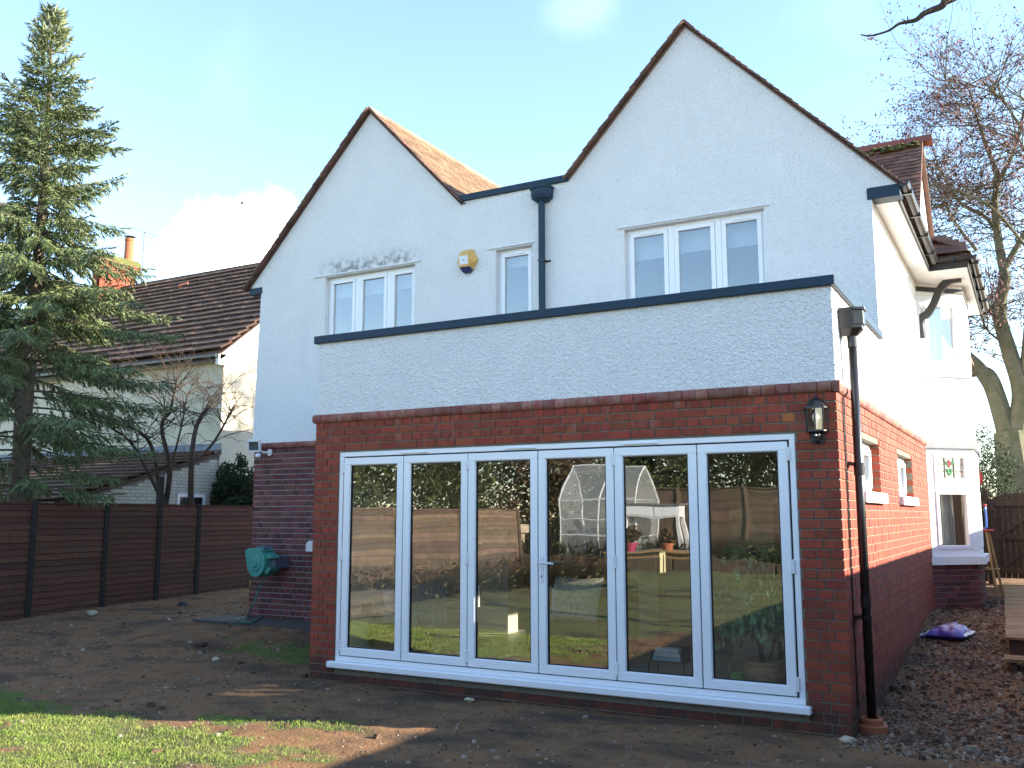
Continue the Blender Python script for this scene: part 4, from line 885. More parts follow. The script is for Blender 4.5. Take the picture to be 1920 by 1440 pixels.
m = MB(); m.tube([(sc_.x, sc_.y + .03, gz(sc_.x, sc_.y) - .1), (sc_.x, sc_.y + .03, sc_.z + .66)], .03, 10); m.build('pole', 'lead', rs)
rd = thing('round_disc', 'pale round disc on the pole above the red ringed sign', 'disc'); d0 = on('y', 11.2, 1816, 864)
m = MB(); m.lathe(d0, [(.0, 0), (.16, 0), (.18, .015), (.18, .035), (.14, .045), (.0, .03)], 28, axis=(0, -1, 0)); m.build('dish', 'white_print', rd, smooth=False); m = MB(); m.tube([d0, (sc_.x, sc_.y + .03, d0.z)], .012, 6); m.build('clip', 'lead', rd)

# ------------------------------------------------------------------ fences
def lap_fence(name, label, pts, top, slat=.115, wood='fence_wood', post='fence_post', tall=(), side=1):
    t = thing(name, label, 'fence'); pts = [Vector((p[0], p[1], 0)) for p in pts]
    SL = {}
    for i in range(len(pts)):
        p = pts[i]; h = top + .04
        for k, hh in tall:
            if k == i: h = hh
        part('post', post, t, (p.x - .05, p.x + .05, p.y - .05, p.y + .05, gz(p.x, p.y) - .2, h))
    for i in range(len(pts) - 1):
        a, b = pts[i], pts[i + 1]; d = (b - a); L = d.length - .10; d.normalize(); nr = Vector((-d.y, d.x, 0)) * side; c = (a + b) / 2; g = min(gz(a.x, a.y), gz(b.x, b.y)) - .02
        pm_ = MB(); 
        for e in (-1, 1): pm_.obox(c + d * e * (L / 2 - .02) + Vector((0, 0, (g + top) / 2)), d * .02, nr * .02, Vector((0, 0, (top - g) / 2)))
        pm_.obox(c + Vector((0, 0, top + .008)), d * L / 2, nr * .035, Vector((0, 0, .012))); fp = pm_.build('fence_panel', wood, t)
        nsl = int((top - g) / (slat * .88))
        for s in range(nsl):
            z = g + (s + .5) * (top - g) / nsl; key = round(L, 2)
            q = (Vector((0, 0, 1)) + nr * -.16).normalized(); n2 = d.cross(q)
            if key not in SL:
                mm = MB(); k = 10; prof = [(U(-.007, .007)) for _ in range(k + 1)]; vs = []
                for ii in range(k + 1):
                    u = (ii / k - .5) * L; vs += [(u, -.005, -slat / 2 + prof[ii]), (u, .005, -slat / 2 + prof[ii]), (u, .005, slat / 2), (u, -.005, slat / 2)]
                mm.add(vs, [(4 * ii + a_, 4 * ii + b_, 4 * ii + 4 + b_, 4 * ii + 4 + a_) for ii in range(k) for a_, b_ in ((0, 1), (1, 2), (2, 3), (3, 0))] + [(0, 3, 2, 1), (4 * k, 4 * k + 1, 4 * k + 2, 4 * k + 3)])
                o = mm.build('slat', wood, fp); SL[key] = o.data
            else: o = bpy.data.objects.new('slat', SL[key]); COL.objects.link(o); o.parent = fp
            o.matrix_world = Matrix.Translation(c + Vector((0, 0, z)) + nr * (.012 + U(-.003, .003))) @ Matrix((d, n2, q)).transposed().to_4x4(); o.parent = fp
    return t
FP = [on('z', 0, u, v) for u, v in ((188, 1138), (290, 1125), (365, 1115), (475, 1100))]
dv = (FP[0] - on('z', 0, 0, 1165)); dv.normalize(); P0 = FP[0]
pts = [P0 - dv * (1.83 * k) for k in range(9, 0, -1)] + FP + [FP[-1] + (FP[-1] - FP[-2]).normalized() * 1.8]
lap_fence('boundary_fence', 'dark brown lapped board fence running along the boundary below the spruce', pts[6:], 1.85, tall=((4, 2.42),), side=-1)
lap_fence('garden_fence', 'lapped board fence in pale sunlit colouring running along the boundary beside the open lawn', pts[:6] + [pts[6] - dv * .11], 1.80, wood='fence_pale', post='fence_pale', side=-1)  # sunlight on this stretch is put into its paler wood colour
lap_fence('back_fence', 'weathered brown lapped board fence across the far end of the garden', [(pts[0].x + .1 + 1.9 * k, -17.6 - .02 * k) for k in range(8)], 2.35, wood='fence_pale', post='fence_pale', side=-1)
# right boundary: tall close boarded fence, its shadow falls on the side wall and the lawn
rf = thing('side_fence', 'tall close boarded fence along the shaded boundary beside the decking', 'fence'); y = -17.4; bd = None
while y < 12.4:
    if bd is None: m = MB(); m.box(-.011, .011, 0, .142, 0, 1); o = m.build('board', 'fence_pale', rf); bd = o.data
    else: o = bpy.data.objects.new('board', bd); COL.objects.link(o); o.parent = rf
    xx = 7.75 + .012 * (-y if y < 0 else 0) * -1; o.location = (xx, y, -.1); o.scale = (1, 1, 2.31 + U(-.004, .004)); y += .146
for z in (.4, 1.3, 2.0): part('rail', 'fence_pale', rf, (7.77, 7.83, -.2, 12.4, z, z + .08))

# ------------------------------------------------------------------ neighbouring house
ze = 5.6; E0 = on('z', ze, 412, 660); XG, YG = E0.x, E0.y; V0 = on('x', XG, 487, 602); TP = (V0.z - ze) / (V0.y - YG)
nh = thing('neighbouring_house', 'cream rendered house with brown tiled roof beyond the boundary fence', 'house')
RY = YG + 5.05; RZ = ze + TP * 5.05; XL = XG - 13.5
m = MB(); m.prism([(XG - .12, YG + .25, -.2), (XG - .12, YG + .25, ze - .05), (XG - .12, RY, RZ - .12), (XG - .12, RY + 4.8, ze - .05), (XG - .12, RY + 4.8, -.2)], (-13.2, 0, 0)); m.build('walls', 'cream', nh)
r = MB()
for s in (-1, 1): r.prism([(XG, RY, RZ - .03), (XG, RY + s * 5.05, ze - .03), (XG, RY + s * 5.05, ze - .10), (XG, RY, RZ - .10)], (-13.6, 0, 0))
nro = r.build('roof', 'tile_concrete', nh)
tl = MB(); dn = Vector((0, -5.05, ze - RZ)); tile_plane(tl, (XL, RY, RZ - .02), (1, 0, 0), dn, XG - XL, dn.length, .345, .33, th=.045, lap=1.18, jit=.012); tag(tl.build('roof_tiles', 'tile_concrete', nro, fix=False), kind='stuff')
rid = MB(); x = XL
while x < XG - .1: rid.prism([(x, RY - .16, RZ - .09), (x, RY - .08, RZ + .05), (x, RY + .08, RZ + .05), (x, RY + .16, RZ - .09)], (.44, 0, 0)); x += .45
rid.build('ridge_tiles', 'tile_concrete', nro)
mo = MB()
for i in range(150):
    t = U(0, .9); c = Vector((U(XG - 6, XG - .3), RY, RZ + .04)) + dn.normalized() * (t * t * 1.6); mo.lathe(c, [(.0, -.01), (U(.03, .09), .0), (U(.02, .05), .02), (.0, .035)], 6)
mo.build('moss', 'moss', nro)
m = MB(); m.box(XL, XG - .02, YG - .02, YG + .02, ze - .20, ze - .06); m.build('fascia', 'black_wood', nh); m = MB(); m.tube([(XL, YG - .07, ze - .09), (XG - .03, YG - .07, ze - .09)], .055, 8); m.build('gutter', 'black_plastic', nh); part('soffit', 'cream', nh, (XL, XG - .03, YG + .02, YG + .3, ze - .20, ze - .18))
m = MB(); m.prism([(XG + .004, YG + .02, ze - .20), (XG + .004, RY, RZ - .24), (XG + .004, RY, RZ - .09), (XG + .004, YG + .02, ze - .06)], (-.03, 0, 0)); m.prism([(XG + .004, YG - .03, ze - .30), (XG + .004, YG + .3, ze - .30), (XG + .004, YG + .3, ze - .02), (XG + .004, YG - .03, ze - .05)], (-.1, 0, 0)); m.build('bargeboard', 'smooth_white', nh)
# rear lean-to with tiled roof and painted brick end wall
LB0, LT0 = on('x', XG - .10, 110, 938), on('x', XG - .10, 405, 845); lp = YG + .25
m = MB(); m.prism([(XG - .16, LB0.y + .2, -.2), (XG - .16, LB0.y + .2, LB0.z - .05), (XG - .16, lp, LT0.z - .10), (XG - .16, lp, -.2)], (-12, 0, 0)); lean = m.build('lean_to_wall', 'mortar_pale', nh)
ob = MB(); 
for (p0, p1, z0, z1) in bond(LB0.y + .2, lp, 3.2, .9, [], first=0):
    zlim = LB0.z + (LT0.z - LB0.z) * ((p0 - LB0.y) / (lp - LB0.y)) - .12
    if z1 < zlim: ob.box(XG - .19, XG - .152, p0, p1, z0, z1)
tag(ob.build('brickwork', 'cream_brick', lean, fix=False), kind='stuff')
r = MB(); dn = Vector((0, LB0.y - lp, LB0.z - LT0.z)); r.prism([(XG - .06, lp, LT0.z - .01), (XG - .06, LB0.y, LB0.z - .01), (XG - .06, LB0.y, LB0.z - .09), (XG - .06, lp, LT0.z - .09)], (-12.2, 0, 0)); lr = r.build('lean_to_roof', 'tile_concrete', nh)
tl = MB(); tile_plane(tl, (XG - 12.2, lp, LT0.z), (1, 0, 0), dn, 12.14, dn.length, .345, .33, th=.035, lap=1.15, jit=.008); tag(tl.build('roof_tiles', 'tile_concrete', lr, fix=False), kind='stuff')
m = MB(); m.prism([(XG - .06, lp - .01, LT0.z + .19), (XG - .06, lp - .22, LT0.z - .03), (XG - .06, lp - .22, LT0.z - .06), (XG - .06, lp, LT0.z)], (-12.2, 0, 0)); m.build('lead_flashing', 'lead', lr); m = MB(); m.tube([(XG - 12, LB0.y - .06, LB0.z - .05), (XG - .08, LB0.y - .06, LB0.z - .05)], .05, 8); m.build('gutter', 'black_plastic', lr)
wa, wb = on('x', XG - .15, 332, 926), on('x', XG - .15, 384, 926)
wfn = lambda u, v, d: Vector((XG - .155 - d, u, v)); m = MB(); frame_rect(m, wfn, wa.y, wb.y, 1.05, wa.z, .07, -.03, .06); m.box(XG - .2, XG - .13, (wa.y + wb.y) / 2 - .03, (wa.y + wb.y) / 2 + .03, 1.1, wa.z - .05); wo = m.build('window', 'upvc', nh); pane(wfn, wa.y + .06, wb.y - .06, 1.1, wa.z - .06, -.01, wo)
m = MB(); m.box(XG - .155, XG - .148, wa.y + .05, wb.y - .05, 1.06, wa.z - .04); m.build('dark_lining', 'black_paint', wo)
# chimney with corbelled head, pot and cowl; aerial
c0_ = on('y', RY - 1.1, 186, 505); CX1 = c0_.x; CX0 = CX1 - .62; CY0 = RY - 1.1; CY1 = on('x', CX1, 266, 500).y; CY = (CY0 + CY1) / 2; cxm = (CX0 + CX1) / 2; hw = (CX1 - CX0) / 2; hy = (CY1 - CY0) / 2; topz = on('x', CX1, 228, 492).z
ch = MB(); ch.box(CX0 + .13, CX1 - .13, CY0 + .13, CY1 - .13, RZ - 1.6, topz - .05); chm = ch.build('chimney', 'mortar', nh); cbk = MB(); i = 0; z = topz - .02
while z > RZ - 1.3:
    o_ = (0, .03, .06, .09, .12)[min(i, 4)] if i < 5 else .12; a0, a1, b0, b1 = cxm - hw + o_, cxm + hw - o_, CY0 + o_, CY1 - o_; st = .1125 if i % 2 else .225
    for (s0_, s1_, f) in ((a0, a1, 'x'), (b0, b1, 'y')):
        u = s0_
        while u < s1_ - .03:
            e = min(u + st - .01, s1_); (cbk.box(u, e, b0, b0 + .1, z - .066, z) if f == 'x' else cbk.box(a1 - .1, a1 + .002, u, e, z - .066, z)); u += st
    if i < 5: cbk.box(a0 + .05, a1 - .05, b0 + .05, b1 - .05, z - .074, z - .003)
    z -= .0765; i += 1
tag(cbk.build('brickwork', 'brick_red', chm, fix=False), kind='stuff')
m = MB(); m.prism([(cxm - hw + .01, CY0 + .02, topz - .02), (cxm + hw - .01, CY0 + .02, topz - .02), (cxm + hw - .01, CY0 + .02, topz + .12), (cxm + hw - .2, CY0 + .02, topz + .24), (cxm - hw + .2, CY0 + .02, topz + .24), (cxm - hw + .01, CY0 + .02, topz + .12)], (0, CY1 - CY0 - .04, 0)); m.build('flaunching', 'moss', chm)
pp = on('x', cxm, 242, 470); m = MB(); m.lathe((cxm, pp.y, topz + .2), [(.17, 0), (.16, .2), (.15, .72), (.17, .75), (.17, .82), (.14, .82), (.12, .3)], 16); m.build('chimney_pot', 'terracotta', chm); m = MB(); m.lathe((cxm, pp.y, topz + 1.02), [(.05, 0), (.05, .07), (.2, .08), (.02, .13)], 12); m.build('cowl', 'lead', chm)
ae = thing('television_aerial', 'thin television aerial on a tall mast beside the neighbouring chimney', 'aerial'); AY = CY1 + .15; a0 = on('y', AY, 265, 540); a1 = on('y', AY, 271, 435)
m = MB(); m.tube([(a0.x, AY, RZ - 1.3), (a1.x, AY, a1.z)], .022, 6); m.build('mast', 'lead', ae)
q0, q1 = on('y', AY, 236, 422), on('y', AY, 295, 444); m = MB(); m.tube([q0, q1], .012, 5); m.build('boom', 'lead', ae)
for i in range(9): p = q0.lerp(q1, i / 8); m = MB(); m.tube([p + Vector((0, -.2, .0)), p + Vector((0, .2, .0))], .006, 4); m.build('element', 'lead', ae)
bt0 = on('z', ze, 345, 535); c, d_ = CAM, ray(345, 536); nn = Vector((0, -TP, 1)); t = (Vector((XG, YG, ze + .06)) - c).dot(nn) / d_.dot(nn); p = c + d_ * t
m = MB(); sl_ = Vector((0, 1, TP)).normalized(); m.obox(p + nn.normalized() * .03, Vector((.16, 0, 0)) + sl_ * .06, sl_ * .10 - Vector((.06, 0, 0)), nn.normalized() * .035); o = m.build('loose_brick', 'terracotta'); tag(o, 'orange loose brick lying on the neighbouring tiled roof', 'brick')

# ------------------------------------------------------------------ trees
def tree_root(name, label, group=None): return thing(name, label, 'tree', group=group)
# tall spruce
sp_ = tree_root('spruce_tree', 'tall green spruce with drooping branches behind the boundary fence'); SD = 16.4
TP_ = [depth(SD, u, v) for u, v in ((28, 1000), (36, 900), (46, 760), (58, 640), (72, 480), (84, 320), (92, 180), (96, 90), (99, 16))]
base = TP_[0]; TP_ = [Vector((base.x - .25, base.y, -.1))] + [Vector((p.x * .75 + base.x * .25 + .25 * (p.x - base.x) , base.y, p.z)) for p in TP_[1:]]
TP_ = [Vector((p.x, base.y, p.z)) for p in [TP_[0]] + [on('y', base.y, u, v) for u, v in ((36, 900), (46, 760), (58, 640), (72, 480), (84, 320), (92, 180), (96, 90), (99, 16))]]
TC = catmull(TP_, 5); H = TC[-1].z
m = MB(); m.tube(TC, [max(.012, .19 * (1 - p.z / H) ** .8) for p in TC], 10)
def trunk_at(z):
    for i in range(len(TC) - 1):
        if TC[i].z <= z <= TC[i + 1].z: return TC[i].lerp(TC[i + 1], (z - TC[i].z) / (TC[i + 1].z - TC[i].z))
    return TC[-1]
crown = MB(); dead = MB()
def sprig(mm, p, d, L, w):                   # a needle-clad shoot: slim three-sided cone
    d = d.normalized(); a = d.orthogonal().normalized() * w; b = d.cross(a)
    k = len(mm.v); c1 = p + d * (L * .25)
    mm.v += [tuple(c1 + a), tuple(c1 - a * .5 + b * .87), tuple(c1 - a * .5 - b * .87), tuple(p + d * L), tuple(p)]
    mm.f += [(k, k + 1, k + 3), (k + 1, k + 2, k + 3), (k + 2, k, k + 3), (k + 1, k, k + 4), (k + 2, k + 1, k + 4), (k, k + 2, k + 4)]; mm.m += [0] * 6
def spray(mm, p, d, L, w, n):                # shoot with side shoots, hanging
    d = d.normalized(); sprig(mm, p, d, L, w)
    s = d.cross(Vector((0, 0, 1)));  s = s.normalized() if s.length > .1 else Vector((1, 0, 0))
    for i in range(n):
        t = U(.15, .85); e = (d * U(.55, .9) + s * random.choice((-1, 1)) * U(.3, .7) + Vector((0, 0, U(-.45, .1)))).normalized(); sprig(mm, p + d * L * t, e, L * U(.35, .6), w * .85)
def rad_at(z):
    pr = [(H, .03), (H - .7, .20), (H - 1.5, .45), (H - 2.6, 1.0), (H - 3.4, 1.25), (H - 4.4, 1.35), (H - 5.2, 1.75), (H - 6.2, 2.05), (H - 7.4, 2.05), (2.6, 1.75), (1.6, 1.2)]
    for i in range(len(pr) - 1):
        if pr[i + 1][0] <= z <= pr[i][0]: f = (pr[i][0] - z) / (pr[i][0] - pr[i + 1][0]); return pr[i][1] * (1 - f) + pr[i + 1][1] * f
    return 1.2
z = 2.1; az = 0
while z < H - .12:
    nb = 3 if z > 3.2 else 2
    for _ in range(nb):
        az += 2.399 + U(-.4, .4); R_ = rad_at(z) * U(.55, 1.2) * (1.12 if math.cos(az) > 0 else 1); t0 = trunk_at(z + U(-.1, .1)); o = Vector((math.cos(az), math.sin(az), 0))
        top_ = (H - z) / H; rise = 1.0 if top_ < .12 else (.4 if top_ < .35 else .08)
        bp_ = [t0 + o * R_ * s + Vector((0, 0, R_ * (rise * s - (.42 if top_ > .35 else .25) * s * s + (.24 if top_ > .3 else .1) * s ** 3))) for s in [i / 9 for i in range(10)]]
        m.tube(bp_, [max(.004, .022 * (1 - i / 10) * min(1, R_)) for i in range(10)], 5)
        if z < 5.2:
            for _ in range(6): sprig(dead, bp_[random.randint(1, 4)], Vector((U(-1, 1), U(-1, 1), -.8)), U(.1, .25), .006)
        nst = max(4, int(R_ / .062)); latv = o.cross(Vector((0, 0, 1)))
        for i in range(nst):
            s = (i + rnd()) / nst
            if s < .10 or (z < 5.0 and s < .38 and rnd() < .8): continue
            k = min(8, int(s * 9)); p = bp_[k].lerp(bp_[k + 1], s * 9 - k); tang = (bp_[k + 1] - bp_[k]).normalized()
            for sd3 in (-1, 1):
                bl = (.10 + .42 * (1 - s) * min(1, R_)) * U(.6, 1.15) + .05; hang = U(.25, .9) if top_ > .3 else (U(.0, .4) if top_ > .14 else U(-.5, -.1))
                d = (tang * U(.5, .85) + latv * sd3 * U(.45, .9) + Vector((0, 0, -hang * .7))).normalized(); q = p; ns = max(2, int(bl / .05))
                for a_ in range(ns):
                    q = q + d * (bl / ns); d = (d + Vector((U(-.12, .12), U(-.12, .12), -.10 * hang))).normalized()
                    for _ in range(3): sprig(crown, q, d * U(.5, 1) + Vector((U(-.6, .6), U(-.6, .6), U(-.75, .25))), U(.075, .15), U(.008, .0125))
                sprig(crown, q, d, U(.12, .2), .012)
            for _ in range(2): sprig(crown, p, tang + Vector((U(-.5, .5), U(-.5, .5), U(-.2, .6))), U(.08, .16), .011)
        spray(crown, bp_[-1], (bp_[-1] - bp_[-2]) + Vector((0, 0, .03)), U(.18, .3), .018, 4)
    z += .14 if z < H - 2.2 else .13
for i in range(6): sprig(crown, TC[-1] - Vector((0, 0, .3)), Vector((U(-.5, .5), U(-.5, .5), 1)), U(.3, .4), .014)
m.build('trunk', 'bark', sp_); crown.build('crown', 'needles', sp_, fix=False); tag(dead.build('dead_twigs', 'needles_dead', sp_, fix=False), kind='stuff')

def limbs(m, pts, r0, r1, k=7):
    C = catmull(pts, 6); n = len(C); m.tube(C, [r0 + (r1 - r0) * (i / (n - 1)) ** .8 for i in range(n)], k); return C
def twig(m, p, d, L, r, lev, leaves=None, droop=0., spread=.7, seg=4, kids=(2, 4)):
    P = [p]; q = d.normalized(); 
    for i in range(seg):
        q = (q + Vector((U(-1, 1), U(-1, 1), U(-1, 1))) * .22 + Vector((0, 0, -droop))).normalized(); P.append(P[-1] + q * L / seg)
    m.tube(P, [max(.0016, r * (1 - .75 * i / seg)) for i in range(seg + 1)], 4 if lev < 2 else 5, cap=False)
    if leaves is not None and lev <= 1:
        for i in range(random.randint(1, 4)):
            leaves.append(P[random.randint(1, seg)] + Vector((U(-.04, .04), U(-.04, .04), U(-.06, .01))))
    if lev > 0:
        for i in range(random.randint(*kids)):
            k = random.randint(1, seg); e = (q + Vector((U(-1, 1), U(-1, 1), U(-.6, 1))) * spread).normalized(); twig(m, P[k], e, L * U(.45, .75), r * .55, lev - 1, leaves, droop, spread, seg, kids)
def leaf_cards(pts, size, name, mk, parent, per=1, spread=0.):
    m = MB()
    for p in pts:
        for _ in range(per):
            c = Vector(p) + Vector((U(-1, 1), U(-1, 1), U(-1, 1))) * spread; a = Vector((U(-1, 1), U(-1, 1), U(-1, 1))).normalized(); b = a.orthogonal().normalized(); s = size * U(.6, 1.3)
            m.add([c - a * s, c + b * s * .45, c + a * s, c - b * s * .45], [(0, 1, 2, 3)])
    return m.build(name, mk, parent, fix=False)
# bare pollarded shrub tree in front of the neighbour
bt = tree_root('bare_pruned_tree', 'bare many-stemmed pruned tree behind the fence before the cream wall'); BX = XG + .75
bx = lambda u, v, dx=0: on('x', BX + dx, u, v); m = MB()
ST_ = [([(308, 960), (318, 880), (303, 800), (322, 770)], .07), ([(302, 960), (288, 850), (262, 810), (215, 790)], .055), ([(310, 950), (280, 890), (245, 830), (205, 800)], .05), ([(357, 960), (360, 850), (372, 790), (400, 755)], .075), ([(362, 870), (400, 830), (440, 760)], .045), ([(314, 900), (340, 800), (350, 740)], .03), ([(318, 775), (326, 740), (332, 710)], .035)]
for k, (pp_, r) in enumerate(ST_):
    C = limbs(m, [bx(u, v, U(-.2, .2)) for u, v in pp_], r, r * .45)
    for i in range(14):
        p = C[random.randint(len(C) // 2, len(C) - 1)]; twig(m, p, Vector((U(-.6, .6), U(-1, 1), U(.2, 1.2))), U(.6, 1.2), .012, 2, None, .10, .7)
m.build('trunk', 'bark_dark', bt)
# round dark conifer shrub by the house corner
def leafball(root, c, rx, ry, rz, n, size, mk, name='crown', clump=.55, hollow=.35):
    pts = []
    while len(pts) < n:
        v = Vector((U(-1, 1), U(-1, 1), U(-1, 1))); r = v.length
        if r > 1 or r < hollow: continue
        if noise.noise(Vector((c[0] + v.x * rx, c[1] + v.y * ry, c[2] + v.z * rz)) * (1.9 / max(.6, min(rx, 2.)))) + U(-.25, .25) < (r - .8) * 1.6: continue
        pts.append(Vector((c[0] + v.x * rx, c[1] + v.y * ry, c[2] + v.z * rz)))
    return leaf_cards(pts, size, name, mk, root)
ds_ = thing('conifer_shrub', 'dark rounded conifer shrub between the fence and the white house', 'shrub'); pc_ = on('y', 9.0, 446, 885)
leafball(ds_, (pc_.x, 9.0, 1.9), .62, .62, 1.25, 9000, .045, 'leaf_dark', hollow=.2); m = MB(); m.tube([(pc_.x, 9, -.1), (pc_.x, 9, 1.4)], [.06, .03], 6); m.build('trunk', 'bark_dark', ds_)
# beech-like tree beyond the gate, few red-brown leaves left
rt = tree_root('old_beech_tree', 'large old tree with mossy limbs and few red leaves behind the gate'); TY = 17.0; leaves = []; m = MB()
ty = lambda u, v, dy=0: on('y', TY + dy, u, v)
b0 = ty(1905, 935)
TR = [([Vector((b0.x, TY, -.1)), ty(1908, 930), ty(1900, 860), ty(1893, 810)], .48, .34), ([ty(1900, 860), ty(1885, 800), ty(1862, 730), ty(1835, 690), ty(1808, 665, -.3)], .26, .14), ([ty(1895, 830), ty(1880, 760), ty(1855, 700), ty(1820, 700, .6)], .18, .10),
      ([ty(1900, 840), ty(1915, 740), ty(1893, 660), ty(1875, 590), ty(1885, 520)], .24, .13), ([ty(1885, 520), ty(1872, 450), ty(1866, 380), ty(1872, 330)], .115, .07), ([ty(1872, 600), ty(1862, 585), ty(1848, 575)], .1, .07), ([ty(1872, 330), ty(1848, 270), ty(1832, 220), ty(1818, 170, .4)], .065, .025), ([ty(1872, 340), ty(1898, 290), ty(1912, 240), ty(1925, 190, -.5)], .06, .025),
      ([ty(1885, 520), ty(1860, 420, .6), ty(1800, 380, 1.2), ty(1770, 330, 1.4), ty(1755, 300, 1.4)], .07, .02), ([ty(1880, 510), ty(1920, 440), ty(1960, 380)], .09, .04), ([ty(1915, 240), ty(1880, 190), ty(1840, 165), ty(1760, 150)], .035, .008), ([ty(1832, 470, 2), ty(1800, 430, 2), ty(1770, 380, 2), ty(1740, 300, 2)], .05, .012), ([ty(1930, 470), ty(1860, 390, -1), ty(1800, 365, -1), ty(1745, 395, -1)], .04, .012), ([ty(1925, 700), ty(1935, 560), ty(1950, 420)], .16, .08), ([ty(1960, 380), ty(1930, 300), ty(1905, 250)], .05, .02), ([ty(1875, 640), ty(1845, 610), ty(1840, 560)], .03, .01)]
for k, (pp_, r0, r1) in enumerate(TR):
    C = limbs(m, pp_, r0, r1, 9)
    if k >= 3 and r1 < .2:
        for i in range(26 if r0 < .12 else 10):
            p = C[random.randint(len(C) // 3, len(C) - 1)]; twig(m, p, Vector((U(-1.3, .7), U(-.8, .8), U(-.2, .9))), U(1.0, 2.0), .016, 3 if rnd() < .45 else 2, leaves, .03, .75, kids=(2, 3))
m.build('trunk', 'bark_mossy', rt); random.shuffle(leaves); lv = leaf_cards(leaves[:14000], .042, 'crown', 'leaf_red', rt, per=2, spread=.09)
# evergreen hedge mass beyond the gate
hd = thing('evergreen_shrub', 'dark evergreen shrub behind the gate below the old tree', 'shrub'); pc_ = on('y', 15.0, 1845, 860)
leafball(hd, (pc_.x - .2, 15.0, 2.0), 1.0, 1.0, 1.75, 14000, .035, 'leaf_dark', hollow=.1); m = MB(); m.tube([(pc_.x - .2, 15, -.1), (pc_.x - .2, 15, 2)], [.1, .03], 6); m.build('trunk', 'bark_dark', hd)
# tree standing outside the frame whose twig reaches over the garden
ot_ = tree_root('overhanging_tree', 'bare tree whose knobbly twig reaches across the sky beside the house'); TD = 5.2; m = MB()
tw = [depth(TD, u, v) for u, v in ((1614, 65), (1632, 67), (1665, 58), (1685, 45), (1702, 41), (1718, 37), (1735, 24), (1765, 12), (1785, -3))]; tb = Vector((8.6, -3.4, 3.2))
pth = [tb, Vector((8.0, -3.2, 3.9)), tw[-1] + Vector((.35, .2, .14))] + tw[::-1]; C = catmull(pth, 5); n_ = len(C); m.tube(C, [max(.0035, .03 * (1 - i / n_) ** 1.6 + .004) for i in range(n_)], 6)
for u, v, u2, v2 in ((1702, 41, 1690, 36), (1702, 40, 1702, 30), (1700, 42, 1699, 47), (1733, 25, 1730, 22), (1684, 46, 1684, 42), (1768, 14, 1766, 18)): m.tube([depth(TD, u, v), depth(TD, u2, v2)], [.005, .002], 5)
m.tube([(8.9, -3.5, -.1), (8.75, -3.45, 1.6), tb, (8.7, -3.3, 4.8), (8.9, -3.2, 6.5)], [.14, .11, .09, .06, .02], 8)
for i in range(8): twig(m, Vector((8.75, -3.35, U(3.6, 6))), Vector((U(0, 1), U(-1, 1), U(.3, 1))), U(.8, 1.5), .02, 2, None, 0, .7)
m.build('trunk', 'bark_dark', ot_)
# bird far off against the cloud
bc = depth(45, 455, 380); m = MB(); m.add([bc + Vector(q) for q in ((-.16, 0, .02), (-.02, -.03, .05), (.05, 0, .0), (.14, .0, .01), (-.02, .03, -.05), (-.04, 0, -.10), (0, .02, .03))], [(0, 1, 6, 4), (1, 2, 6), (2, 3, 4, 6), (4, 5, 2), (0, 4, 5)]); o = m.build('bird', 'dark_bird', fix=False); tag(o, 'tiny dark bird flying in front of the white cloud', 'bird')

# ------------------------------------------------------------------ things inside the room
FZ = DZ0 + .003
fp_ = on('z', FZ, 1437, 1296); fx, fy = fp_.x, .42
ft = thing('potted_fig', 'variegated weeping fig in a woven round pot inside the glass doors', 'plant')
m = MB(); m.lathe((fx, fy, FZ), [(.13, 0), (.165, .06), (.175, .16), (.165, .22), (.18, .225), (.18, .25), (.155, .25), (.15, .21), (0, .21)], 26); m.build('pot', 'pot_weave', ft, smooth=False)
m = MB(); m.lathe((fx, fy, FZ + .2), [(.15, 0), (.15, .012), (0, .02)], 16); m.build('soil', 'soil', ft)
m = MB(); lp_ = []
for s in range(4):
    a = U(0, 6.28); P = [Vector((fx + .02 * math.cos(a), fy + .02 * math.sin(a), FZ + .2))]
    for i in range(8): P.append(P[-1] + Vector((.035 * math.cos(a + i * .7) + .012 * math.cos(a) * i * .4, .035 * math.sin(a + i * .7), .115)))
    m.tube(P, [.014 - .0012 * i for i in range(9)], 6)
    for k in range(3, 9):
        for _ in range(4):
            d = Vector((U(-1, 1), U(-1, 1), U(.1, .8))).normalized(); Q = [P[k]]
            for i in range(5): d = (d + Vector((0, 0, -.22))).normalized(); Q.append(Q[-1] + d * .062); lp_ += [Q[-1] + Vector((U(-.03, .03), U(-.03, .03), -.02)) for _ in range(2)]
            m.tube(Q, .003, 4, cap=False)
m.build('stem', 'bark', ft)
m = MB()
for p in lp_:
    p.y = max(p.y, .16); a = Vector((U(-.5, .5), U(-.5, .5), -1)).normalized(); b = a.cross(Vector((U(-1, 1), U(-1, 1), .1))).normalized(); s = U(.032, .05)
    m.add([p, p + a * s + b * s * .45, p + a * s * 2, p + a * s - b * s * .45], [(0, 1, 2, 3)])
m.build('leaves', 'leaf_ficus', ft, fix=False)
wp = on('z', FZ, 1386, 1288); wx, wy = wp.x, max(.36, wp.y)
wc = thing('watering_can', 'small green metal watering can with hoop handle beside the potted fig', 'watering can')
m = MB(); m.lathe((wx, wy, FZ), [(.0, 0), (.062, 0), (.066, .01), (.07, .12), (.07, .128), (.062, .128), (.06, .03), (0, .03)], 22); m.build('body', 'can_green', wc)
m = MB(); m.tube([(wx - .085 * math.cos(t), wy, FZ + .12 + .13 * math.sin(t)) for t in [i * math.pi / 12 for i in range(13)]], .006, 6); m.build('handle', 'can_green', wc); m = MB(); m.tube([(wx + .06, wy, FZ + .04), (wx + .12, wy, FZ + .10), (wx + .15, wy, FZ + .15)], [.012, .009, .008], 8); m.build('spout', 'can_green', wc)
tp = on('z', FZ, 1245, 1283); tx, ty_ = tp.x, max(.5, tp.y)
